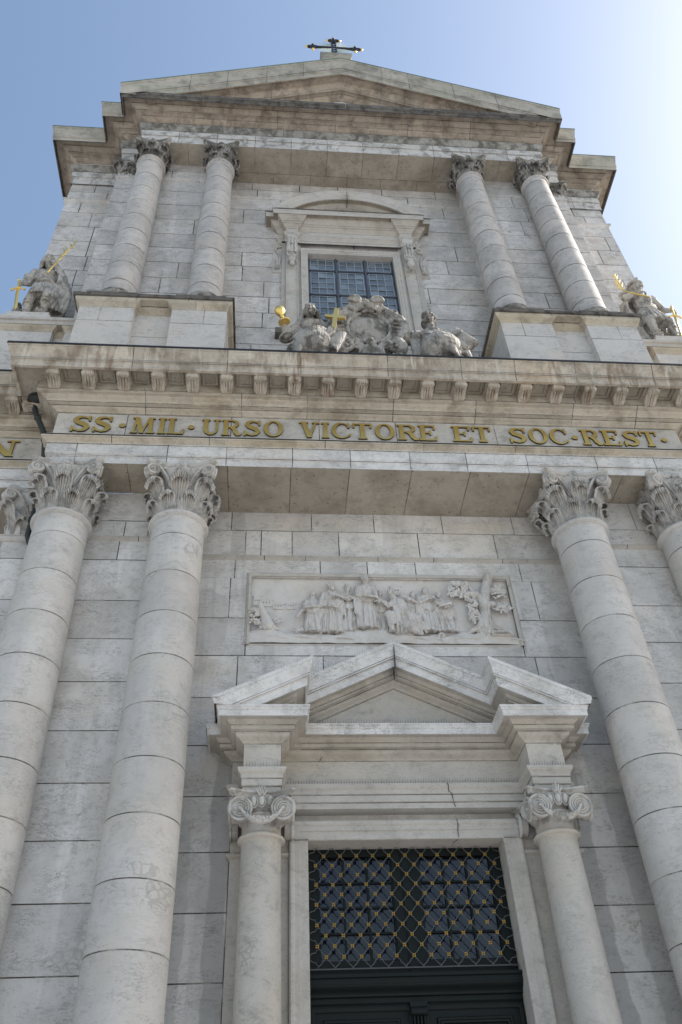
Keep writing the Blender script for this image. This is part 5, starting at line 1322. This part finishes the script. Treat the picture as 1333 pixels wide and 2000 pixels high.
def soldier_right(mb):
    X, Y, Z = 8.0, -.40, 19.10; P = lambda x, y, z: V(X+x, Y+y, Z+z)
    cap(mb, P(-.15, -.02, 1.22), P(-.18, -.20, .68), .17, .125); cap(mb, P(-.18, -.20, .68), P(-.16, -.12, .12), .12, .075); mb.ball(P(-.18, -.24, .06), (.08, .18, .065), 'dark', 0, 10)
    cap(mb, P(.17, -.02, 1.22), P(.40, -.14, .80), .16, .12); cap(mb, P(.40, -.14, .80), P(.42, -.02, .12), .12, .07); mb.ball(P(.44, -.12, .06), (.08, .17, .065), 'dark', 0, 10)
    for kx, ky in ((-.18, -.18), (.40, -.10)):
        for z in (.58, .30, .16): mb.tube([P(kx+.115*math.cos(a), ky+.115*math.sin(a), z) for a in [k*math.pi/6 for k in range(13)]], .02, 'dark', 6)
    robe(mb, P(0, 0, 1.34), .25, P(.02, -.06, .74), .38, 16, 5, .04, .75, 0, 2*math.pi, .15)
    mb.ball(P(0, 0, 1.44), (.27, .2, .2), 'dark', 0, 14); mb.ball(P(.0, .0, 1.70), (.30, .21, .26), 'dark', 0, 16); mb.ball(P(-.1, -.14, 1.74), (.13, .09, .12), 'dark', 0, 10); mb.ball(P(.12, -.14, 1.74), (.13, .09, .12), 'dark', 0, 10)
    for k in range(3): chain(mb, bez(P(-.27, -.10, 1.50-.05*k), P(.0, -.32, 1.34-.05*k), P(.29, -.06, 1.55-.05*k)), .04)
    cap(mb, P(-.02, 0, 1.88), P(-.02, -.03, 2.10), .12, .10); head(mb, P(-.01, -.08, 2.27), .42, .40, -.30, 'short', True, 6)
    # helmet with rim and crest
    mb.ball(P(-.02, .0, 2.40), (.205, .235, .16), 'dark', 0, 16); mb.tube([P(-.02+.23*math.cos(a), -.02+.27*math.sin(a), 2.34+.03*math.sin(a)) for a in [k*math.pi/10 for k in range(21)]], .03, 'dark', 6)
    chain(mb, bez(P(.02, -.24, 2.48), P(-.02, .0, 2.66), P(-.08, .30, 2.36)), .045)
    # feathered plume / curls behind the helmet
    rnd = random.Random(6)
    for k in range(26): mb.ball(P(-.32+rnd.uniform(-.10, .10), .12+rnd.uniform(-.08, .08), 2.12+rnd.uniform(-.22, .24)), rnd.uniform(.05, .08), 'dark', 0, 8)
    # palm arm bent across the chest
    mb.ball(P(-.34, .0, 1.86), .14, 'dark', 0, 12); cap(mb, P(-.34, 0, 1.84), P(-.56, -.16, 1.70), .125, .105); cap(mb, P(-.56, -.16, 1.70), P(-.16, -.32, 1.80), .10, .062); hand(mb, P(-.16, -.32, 1.80), (.95, .05, .1), (0, -.8, .5), 1.3, .9)
    for k in range(9):
        t = k/8; chain(mb, bez(P(-.44-.12*t, -.05+.02*k, 1.74), P(-.74+.05*t, -.14+.05*k, 1.30), P(-.48+.10*t, -.08+.03*k, 1.12-.04*k)), [.04, .05, .06, .065, .065, .06, .055, .05, .04], 7)
    # sword arm outwards
    mb.ball(P(.34, .0, 1.86), .14, 'dark', 0, 12); cap(mb, P(.34, 0, 1.84), P(.54, .02, 1.48), .125, .10); cap(mb, P(.54, .02, 1.48), P(.64, -.12, 1.30), .085, .06); hand(mb, P(.64, -.12, 1.30), (.3, -.5, -.8), (.6, -.5, .3), 1.5, .9)
    for k in range(10):
        x = -.36+.08*k; chain(mb, bez(P(x, .17, 1.84), P(x*1.25, .28, 1.0), P(x*1.3, .24, .08)), .078, 7)
    for k in range(6): chain(mb, bez(P(-.30-.03*k, .02+.05*k, 1.0), P(-.46-.02*k, .0+.05*k, .6), P(-.30-.05*k, -.02+.05*k, .16+.04*k)), .06, 7)
    mb.ball(P(.52, .16, .40), (.22, .14, .40), 'dark', 0, 14)
S1 = tag(sculpt('statue', soldier_left, 'statue', .016, None, 1, (0, 0, 0), lambda x, y, z: (-8.07+(x+8.08)*.96-.09*max(0, z-20.2), -.42+(y+.42)*1.0, 19.1+(z-19.1)*1.20)), 'weathered stone soldier with long hair, hand at chin, left of the upper columns', 'statue', 'soldier statues on the flank pedestals')
S2 = tag(sculpt('statue', soldier_right, 'statue', .016, None, 1, (0, 0, 0), lambda x, y, z: (7.98+(x-8.0)*.98, -.40+(y+.40)*1.0, 19.1+(z-19.1)*1.17)), 'weathered stone soldier in a brimmed helmet, right of the upper columns', 'statue', 'soldier statues on the flank pedestals')

def sword(tip, pommel, Y, label):
    mb = MB(); m = 'brightgold'; a, b = V(tip[0], Y, tip[1]), V(pommel[0], Y, pommel[1]); d = (b-a); L = d.length; d.normalize(); s = V(d.z, 0, -d.x); n = V(0, 1, 0)
    A = lambda t, u, v=0: a+d*L*t+s*u+n*v
    mb.grid([[A(t, -.042*w_), A(t, 0, -.022*w_), A(t, .042*w_), A(t, 0, .022*w_)] for t, w_ in ((0, .3), (.06, 1), (.68, 1), (.69, .6))], m, True, False, 0, True)
    mb.tube([A(.64, -.15), A(.69, -.08), A(.70, 0), A(.69, .08), A(.66, .15)], [.026, .024, .042, .024, .026], m, 8)
    mb.tube([A(.70, 0), A(.94, 0)], [.028, .024], m, 8); mb.ball(A(.97, 0), .042, m, 0, 10); mb.ball(A(1.01, 0), .018, m, 0, 8)
    for q in (-1, 1): mb.ball(A(.645, q*.155), .032, m, 0, 8)
    return tag(mb.build('gilded_sword'), label, 'sword', 'gilded swords of the soldier statues')
sword((-8.42, 19.12), (-8.60, 20.42), -.80, 'gilded sword standing point down beside the statue with long hair')
sword((8.40, 19.13), (8.56, 20.62), -.66, 'gilded sword standing at the outer side of the helmeted statue')
def palm(pts, leaves, label):
    mb = MB(); m = 'brightgold'; P = [Vector(p) for p in pts]; n = len(P)
    q = [P[0]]
    for i in range(n-1):
        for t in (.34, .67, 1.0): q.append(P[i].lerp(P[i+1], t))
    for _ in range(2): q = [q[0]]+[(q[i-1]+q[i]*2+q[i+1])/4 for i in range(1, len(q)-1)]+[q[-1]]
    mb.tube(q, [.026*(1-.6*i/(len(q)-1)) for i in range(len(q))], m, 6)
    for t, dv in leaves:
        a = q[int(t*(len(q)-1))]; b = a+Vector(dv); g = q[min(len(q)-1, int(t*(len(q)-1))+1)]-a; c = a+g.normalized()*Vector(dv).length*.55
        mb.tube(bez(a, c, b, 7), [.009, .014, .017, .018, .016, .012, .008, .003], m, 6)
    return tag(mb.build('palm_branch'), label, 'palm branch', 'gilded palm branches of the soldier statues')
palm([(-7.96, -.86, 20.68), (-7.88, -.86, 20.95), (-7.82, -.83, 21.3), (-7.76, -.8, 21.66), (-7.69, -.8, 21.88), (-7.60, -.8, 22.04), (-7.54, -.8, 22.2), (-7.53, -.8, 22.46)],
     [(.35, (-.02, 0, .30)), (.45, (-.07, 0, .40)), (.55, (-.13, 0, .36)), (.62, (.12, 0, .22)), (.68, (-.10, 0, .30)), (.76, (-.12, 0, .25)), (.85, (-.07, 0, .22)), (.3, (.13, 0, .20)), (.4, (.14, 0, .24))],
     'gilded palm branch held by the statue with long hair')
palm([(7.90, -.86, 20.72), (7.62, -.86, 20.82), (7.40, -.84, 20.93), (7.29, -.8, 21.12), (7.27, -.8, 21.40), (7.27, -.8, 21.65), (7.24, -.8, 21.88)],
     [(.45, (-.22, 0, .10)), (.50, (-.24, 0, .22)), (.55, (.02, 0, .40)), (.6, (-.16, 0, .30)), (.66, (.10, 0, .34)), (.72, (-.12, 0, .26)), (.78, (.09, 0, .28)), (.86, (-.08, 0, .22)), (.48, (.08, 0, .42)), (.9, (.05, 0, .2))],
     'gilded palm branch held by the helmeted statue')

# ------------------------------------------------------------------ seated figures and coat of arms over the cornice
def seated_left(mb):
    X, Y, Z = -1.34, -1.52, 15.75; P = lambda x, y, z: V(X+x, Y+y, Z+z)
    mb.box(X-.5, X+.55, Y-.1, Y+.5, Z+.0, Z+.75, 'dark')
    mb.ball(P(0, .1, .95), (.42, .32, .32), 'dark', 0, 16); mb.ball(P(.0, .0, 1.45), (.33, .24, .40), 'dark', 0, 16); mb.ball(P(.0, -.02, 1.72), (.38, .22, .22), 'dark', 0, 14)
    for s in (-1, 1):
        cap(mb, P(s*.17, .0, .9), P(s*.22, -.46, .86), .2, .17); cap(mb, P(s*.22, -.46, .86), P(s*.20, -.42, .1), .17, .12)
    cap(mb, P(0, -.0, 1.85), P(-.0, -.04, 2.10), .13, .11); head(mb, P(-.0, -.14, 2.27), .46, -.1, .0, 'none', False, 8)
    # veil over head and shoulders
    mb.ball(P(.01, .06, 2.36), (.21, .22, .20), 'dark', 0, 16)
    for k in range(13):
        a = R(-28+236*k/12); x, y = math.cos(a), math.sin(a)
        chain(mb, [P(x*.12, y*.13+.03, 2.46), P(x*.205, y*.22+.03, 2.34), P(x*.22, y*.24+.03, 2.12), P(x*.30, y*.24+.02, 1.92), P(x*.40, y*.24+.02, 1.72)], [.05, .06, .055, .06, .05], 7)
    for k in range(3): chain(mb, bez(P(-.26, -.12, 1.94-.06*k), P(0, -.30, 1.76-.07*k), P(.26, -.12, 1.94-.06*k)), .04)
    # arm lifting the chalice to the side
    cap(mb, P(-.34, .0, 1.74), P(-.52, -.10, 1.36), .15, .13); cap(mb, P(-.52, -.10, 1.36), P(-.60, -.22, 1.58), .12, .075); hand(mb, P(-.60, -.22, 1.58), (-.1, -.2, 1), (0, -1, 0), 1.5, .8)
    for k in range(5): mb.tube([P(-.36-.045*k+.15*math.cos(a), -.02-.02*k+.14*math.sin(a), 1.70-.09*k+.05*math.cos(a)) for a in [q*math.pi/6 for q in range(13)]], .035, 'dark', 6)
    # other arm resting on the book
    cap(mb, P(.34, .0, 1.72), P(.50, -.16, 1.34), .15, .125); cap(mb, P(.50, -.16, 1.34), P(.55, -.34, 1.22), .11, .07); hand(mb, P(.52, -.34, 1.22), (.5, -.6, -.3), (0, -.5, .9), 1.3, .6)
    mb.ball(P(0, -.42, .70), (.47, .34, .48), 'dark', 0, 20)
    # drapery
    rnd = random.Random(4)
    for k in range(9): chain(mb, bez(P(.36-.05*k, -.12, 1.62-.07*k), P(-.02-.05*k, -.48, 1.28-.03*k), P(-.42+.02*k, -.22-.03*k, .92-.03*k)), [.035]*9, 7)
    for k in range(7): chain(mb, bez(P(.42-.02*k, -.36+.02*k, 1.16-.06*k), P(.10-.09*k, -.86, 1.02-.11*k), P(-.48+.03*k, -.56, .62-.12*k)), [.03, .04, .05, .058, .06, .058, .052, .045, .035], 7)
    for k in range(5): chain(mb, bez(P(-.16+.03*k, -.30, 1.42-.04*k), P(.20, -.52, 1.12-.05*k), P(.42, -.40, .80-.06*k)), .035, 7)
    for k in range(4): chain(mb, bez(P(-.40, -.10+.08*k, 1.1), P(-.60, -.2+.08*k, .6), P(-.52, -.25+.1*k, .0)), .07, 7)
def seated_right(mb):
    X, Y, Z = 1.52, -1.50, 15.75; P = lambda x, y, z: V(X+x, Y+y, Z+z)
    mb.box(X-.5, X+.5, Y-.1, Y+.5, Z+.0, Z+.75, 'dark')
    mb.ball(P(0, .1, .95), (.42, .32, .32), 'dark', 0, 16); mb.ball(P(.0, .0, 1.42), (.31, .23, .40), 'dark', 0, 16); mb.ball(P(.0, -.02, 1.66), (.37, .21, .22), 'dark', 0, 14)
    for s in (-1, 1): mb.ball(P(s*.14, -.2, 1.52), (.13, .11, .13), 'dark', 0, 10)
    for s in (-1, 1):
        cap(mb, P(s*.17, .0, .9), P(s*.24-.05, -.48, .95), .2, .18); cap(mb, P(s*.24-.05, -.48, .95), P(s*.20, -.42, .1), .17, .12)
    cap(mb, P(.0, -.0, 1.78), P(-.02, -.03, 2.12), .125, .105); head(mb, P(-.05, -.11, 2.31), .46, -.35, .05, 'short', False, 3)
    mb.ball(P(-.0, .10, 2.42), (.2, .2, .18), 'dark', 0, 12);
    for k in range(2): mb.tube([P(.24*math.cos(a)-.01, -.0+.18*math.sin(a), 1.86-.06*k+.03*math.sin(a)) for a in [q*math.pi/8 for q in range(17)]], .035, 'dark', 6)
    cap(mb, P(-.32, .0, 1.68), P(-.62, -.06, 1.55), .15, .13); cap(mb, P(-.62, -.06, 1.55), P(-.76, -.10, 1.66), .12, .08); hand(mb, P(-.76, -.10, 1.66), (-.45, -.1, .9), (0, -1, 0), 1.5, .2)
    for k in range(6): mb.tube([P(-.36-.06*k+.03*math.sin(k), -.02-.01*k+.155*math.sin(a), 1.66-.022*k+.15*math.cos(a)) for a in [q*math.pi/6 for q in range(13)]], .036, 'dark', 6)
    for k in range(5): chain(mb, bez(P(-.34-.05*k, -.08, 1.54), P(-.46-.02*k, -.16, 1.1), P(-.40-.04*k, -.20, .5)), .06, 7)
    cap(mb, P(.32, .0, 1.66), P(.44, -.14, 1.24), .15, .125); cap(mb, P(.44, -.14, 1.24), P(.58, -.36, 1.18), .11, .07); hand(mb, P(.48, -.36, 1.16), (.6, -.5, -.3), (0, -.5, .9), 1.3, .7)
    for k in range(4): mb.tube([P(.33+.03*k+.15*math.cos(a), -.03*k+.14*math.sin(a), 1.62-.10*k) for a in [q*math.pi/6 for q in range(13)]], .034, 'dark', 6)
    mb.ball(P(0, -.44, .70), (.46, .36, .44), 'dark', 0, 20); rnd = random.Random(9)
    for k in range(8): chain(mb, bez(P(-.32, -.20, 1.22-.08*k), P(-.02, -.78, 1.30-.10*k), P(.34, -.22, 1.14-.09*k)), .042, 7)
    for k in range(6): chain(mb, bez(P(-.34+.03*k, -.42, 1.04-.05*k), P(.0+.05*k, -.92, .92-.14*k), P(.40-.02*k, -.50, .66-.12*k)), [.03, .04, .05, .058, .06, .058, .052, .045, .035], 7)
    for k in range(5): chain(mb, bez(P(.30, -.40, 1.0-.05*k), P(.55, -.52, .9-.10*k), P(.62, -.40, .45-.06*k)), .05, 7)
    for k in range(4): chain(mb, bez(P(-.2+.1*k, -.18, 1.62), P(-.14+.08*k, -.27, 1.4), P(-.18+.12*k, -.22, 1.2)), .025, 6)
tag(sculpt('seated_statue', seated_left, 'seated', .016, None, 1, (0, 0, 0), lambda x, y, z: (x, y, 15.75+(z-15.75)*1.07)), 'stone woman in a veil seated on the cornice, lifting a chalice', 'statue', 'seated women beside the coat of arms')
tag(sculpt('seated_statue', seated_right, 'seated', .016, None, 1, (0, 0, 0), lambda x, y, z: (x, y, 15.75+(z-15.75)*1.04)), 'bare headed stone woman seated on the cornice, an arm stretched to the shield', 'statue', 'seated women beside the coat of arms')

def coat_of_arms():
    cx, cy, cz = .0, -1.62, 17.62
    def shield(mb):
        mb.ball((cx, cy+.06, cz+.02), (.47, .15, .56), 'dark', 0, 24)
        mb.ball((cx, cy+.25, cz-.2), (.62, .16, .85), 'dark', 0, 20)
        ring_ = [V(cx+.50*math.cos(a), cy-.03, cz+.58*math.sin(a)) for a in [k*math.pi/18 for k in range(37)]]
        mb.tube(ring_, .042, 'dark', 8); mb.tube([V(p.x*1.15, p.y+.05, cz+(p.z-cz)*1.12) for p in ring_], .045, 'dark', 8)
        for s in (-1, 1):                               # big side scrolls
            ear = bez((s*.50, cy-.02, cz+.62), (s*1.12, cy+.05, cz+.25), (s*.62, cy-.02, cz-.52), 14)
            for q, rr in ((0, .10), (.10, .07), (.19, .06)): chain(mb, [p+V(-s*q, -.03+q*.25, 0) for p in ear], [rr*(.75+.5*math.sin(math.pi*i/14)) for i in range(15)], 8)
            mb.tube([V(x, cy-.06, z) for x, z in spiral((s*.55, cz+.56), .17, 1.6, -1.0, s, 24)], [.055*(1-.4*i/24) for i in range(25)], 'dark', 7)
            mb.tube([(s*.55, cy+.06, cz+.56), (s*.55, cy-.13, cz+.56)], [.15, .06], 'dark', 12)
            for k in range(5): chain(mb, bez((s*.60, cy-.08, cz+.28-.15*k), (s*.74, cy-.12, cz+.22-.15*k), (s*.80, cy-.02, cz+.30-.15*k)), .03, 6)
            chain(mb, bez((s*.60, cy-.04, cz-.45), (s*.85, cy-.05, cz-.75), (s*.55, cy-.04, cz-1.15), 10), [.10, .11, .12, .13, .14, .14, .13, .12, .11, .10, .08], 8)
            mb.tube([V(x, cy-.12, z) for x, z in spiral((s*.60, cz-.85), .22, 1.4, 1.2, s, 20)], .055, 'dark', 7)
            mb.tube([V(x, cy-.14, z) for x, z in spiral((s*.30, cz-.80), .17, 1.4, 1.8, -s, 20)], [.05*(1-.4*i/20) for i in range(21)], 'dark', 7)
            chain(mb, bez((s*.30, cy-.10, cz-.62), (s*.16, cy-.16, cz-.95), (s*.34, cy-.06, cz-1.4)), .055, 7)
            chain(mb, bez((s*.26, cy-.05, cz+.66), (s*.42, cy-.08, cz+.84), (s*.52, cy-.0, cz+.74)), [.06]*9, 7)
        # scrolled top like a cap
        mb.ball((cx, cy+.05, cz+.90), (.40, .14, .24), 'dark', 0, 18)
        top = [V(.42*math.cos(a), cy+.02, cz+.86+.34*math.sin(a)) for a in [math.pi*k/14 for k in range(15)]]
        mb.tube(top, .05, 'dark', 8)
        for s in (-1, 1): mb.tube([V(x, cy-.09, z) for x, z in spiral((s*.25, cz+1.08), .16, 1.5, -.4, s, 22)], [.05*(1-.4*i/22) for i in range(23)], 'dark', 7); mb.tube([(s*.25, cy+.05, cz+1.08), (s*.25, cy-.12, cz+1.08)], [.14, .05], 'dark', 12)
        mb.ball((cx, cy-.08, cz+.92), (.10, .09, .13), 'dark', 0, 10); chain(mb, bez((-.24, cy-.06, cz+.70), (0, cy-.16, cz+.62), (.24, cy-.06, cz+.70)), .045)
        for k in range(5): mb.ball((-.10+.05*k, cy-.10, cz+.58-.02*abs(k-2)), .05, 'dark', 0, 8)
        # mask below the shield
        mb.ball((cx, cy-.14, cz-.74), (.13, .11, .17), 'dark', 0, 12); cap(mb, (cx, cy-.24, cz-.70), (cx, cy-.27, cz-.78), .025, .035, 6)
        for k in range(9): a = R(20*k+10); mb.ball((cx+.15*math.cos(a), cy-.12, cz-.68+.14*math.sin(a)), .05, 'dark', 0, 8)
        for k in range(5): chain(mb, bez((-.14+.07*k, cy-.12, cz-.86), (-.2+.1*k, cy-.2, cz-1.1), (-.26+.13*k, cy-.10, cz-1.5)), .055, 6)
        mb.box(-.75, .75, cy-.05, cy+.35, 15.75, 16.55, 'dark')
    tag(sculpt('coat_of_arms', shield, 'seated', .015, None, 1), 'stone coat of arms, an oval blank shield in scrollwork between two seated figures', 'coat of arms')
coat_of_arms()

def small_things():
    # chalice
    mb = MB(); c = (0, 0)
    mb.lathe([(.0, 0), (.012, 0), (.02, .012), (.125, -.012), (.138, .0), (.132, .018), (.07, .05), (.03, .10), (.024, .15), (.05, .18), (.05, .20), (.024, .225), (.045, .25), (.095, .30), (.118, .37), (.116, .43), (.095, .475), (.05, .50), (.0, .51)], 'brightgold', c, 28)
    o = mb.build('chalice'); o.location = (-1.94, -1.85, 17.43); o.rotation_euler = (R(6), R(-16), 0)
    tag(o, 'gold chalice held up by the veiled stone woman', 'chalice')
    mb = MB(); q = Matrix.Rotation(R(-4), 3, 'X') @ Matrix.Rotation(R(7), 3, 'Y'); o = V(-.87, -1.98, 16.92)
    for (a, b) in (((0, 0, .50), (.052, .030, .53)), ((0, 0, .66), (.235, .0295, .052))):
        ax = [q @ V(b[0], 0, 0), q @ V(0, b[1], 0), q @ V(0, 0, b[2])]; mb.obox(o+q @ V(*a), ax[0], ax[1], ax[2], 'brightgold')
    bm_o = mb.build('gold_cross'); tag(bm_o, 'plain gold cross rising from the book of the veiled woman', 'cross')
    def book(c, rx, ry, rz, s, label):
        mb = MB(); q = (Matrix.Rotation(R(rz), 3, 'Z') @ Matrix.Rotation(R(ry), 3, 'Y') @ Matrix.Rotation(R(rx), 3, 'X')); c = V(*c)
        A = lambda x, y, z: c+q @ V(x, y, z)
        for sg in (-1, 1):
            rows = []
            for i in range(9):
                t = i/8; rows.append([A(sg*s[0]*t, -.05-.055*math.sin(t*2.4), -s[1]), A(sg*s[0]*t, -.05-.055*math.sin(t*2.4), s[1]), A(sg*s[0]*t, .03, s[1]), A(sg*s[0]*t, .03, -s[1])])
            mb.grid(rows, 'seated', True, False, .12, True)
            mb.obox(A(sg*(s[0]/2+.01), .045, 0), q @ V(s[0]/2+.012, 0, 0), q @ V(0, .014, 0), q @ V(0, 0, s[1]+.025), 'seated', -.1)
        mb.tube([A(0, .06, -s[1]), A(0, .06, s[1])], .04, 'seated', 8)
        tag(mb.build('stone_book'), label, 'book', 'stone books of the seated women')
    book((-.90, -2.02, 16.55), 8, 20, 12, (.21, .31), 'open stone book under the gold cross, beside the veiled woman')
    book((1.98, -1.98, 16.76), 8, -40, -14, (.20, .31), 'open stone book tilted outwards in the hand of the bare headed woman')
    # gable cross
    mb = MB(); zb = 36.6; cy = -.9; m = 'iron'
    t = thing('gable_cross', 'black iron cross with gilded knobs and a fan of rays on the gable top', 'cross', (0, cy, zb))
    def bar(a, b, w_):
        a, b = Vector(a), Vector(b); d = (b-a).normalized(); s = V(-d.z, 0, d.x)
        for k in (-1, 1): mb.tube([a+s*k*w_, b+s*k*w_], .036, m, 6)
        L = (b-a).length; n = max(2, int(L/.22))
        for i in range(n+1): mb.tube([a+d*L*i/n-s*w_, a+d*L*i/n+s*w_], (.03), m, 6)
    bar((0, 0, 0), (0, 0, 2.36), .08); bar((-.08, 0, 1.62), (-.78, 0, 1.62), .06); bar((.08, 0, 1.62), (.78, 0, 1.62), .06)
    for k in (-1, 1): mb.tube([(k*.1, 0, 1.62), (k*.95, 0, 1.62)], .05, m, 8); 
    for c in ((-.86, 0, 1.62), (.86, 0, 1.62), (0, 0, 2.46)):
        mb.tube([V(c[0]+.10*math.cos(a), 0, c[2]+.10*math.sin(a)) for a in [k*math.pi/8 for k in range(17)]], .05, m, 6)
        for dx, dz in ((-1, 0), (1, 0), (0, 1), (0, -1)): mb.ball((c[0]+dx*.13, 0, c[2]+dz*.13), .075, m, 0, 8)
        for dx, dz in ((-.16, 0), (.16, 0), (0, .16)):
            mb.tube([(c[0]+dx*.8, 0, c[2]+dz*.8), (c[0]+dx*1.3, 0, c[2]+dz*1.3)], .06, m, 8)
    mb.build('cross_frame', t)
    for c in ((-.86, 1.62), (.86, 1.62), (0, 2.46)):
        for dx, dz in ((-.26, 0), (.26, 0), (0, .26), (0, -.26)):
            if (c[0] and dx*c[0] < 0) or (not c[0] and dz < 0): continue
            b = MB(); b.ball((c[0]+dx, 0, c[1]+dz), .058, 'brightgold', 0, 10); b.build('knob', t)
    mb = MB()
    for quad in range(4):
        for k in range(9):
            a = R(90*quad+14+62*k/8); L = .98 if k % 2 == 0 else .72; d = V(math.cos(a), 0, math.sin(a)); s = V(-d.z, 0, d.x)
            mb.add([d*.12-s*.05+V(0, .012, 1.62), d*.12+s*.05+V(0, .012, 1.62), d*L+V(0, .012, 1.62), d*.12+V(0, -.015, 1.62)], [(0, 1, 2), (0, 2, 3), (1, 3, 2)], 'rays')
    mb.build('rays', t)
    # drainpipe in the angle of the cornice
    mb = MB(); m = 'pipe'
    mb.lathe([(.0, 15.06), (.10, 15.06), (.19, 15.12), (.20, 15.16), (.20, 15.22), (.15, 15.235)], m, (-7.03, -1.22), 24)
    mb.tube([(-7.03, -1.22, 15.08), (-7.03, -1.20, 14.92), (-6.98, -1.18, 14.80), (-6.72, -1.14, 14.25), (-6.66, -1.12, 13.95), (-6.64, -1.02, 13.7), (-6.64, -.80, 13.4), (-6.66, -.68, 13.1), (-6.66, -.66, 11.95), (-6.60, -.62, 11.8)], .058, m, 12)
    mb.tube([(-6.60, -.62, 11.85), (-6.58, -.56, 11.6), (-6.58, -.56, 1.0)], .014, m, 6)  # thin dark strand drawn for the shaded gap between pier and column, no pipe
    for p in ((-6.93, -1.17, 14.70), (-6.69, -1.13, 14.10)): mb.ball(p, .078, m, 0, 10)
    mb.tube([(-6.66, -.66, 12.3), (-6.66, -.66, 12.4)], .075, m, 12)
    tag(mb.build('drainpipe'), 'black drainpipe with a round head in the left angle of the lower cornice', 'drainpipe')
small_things()
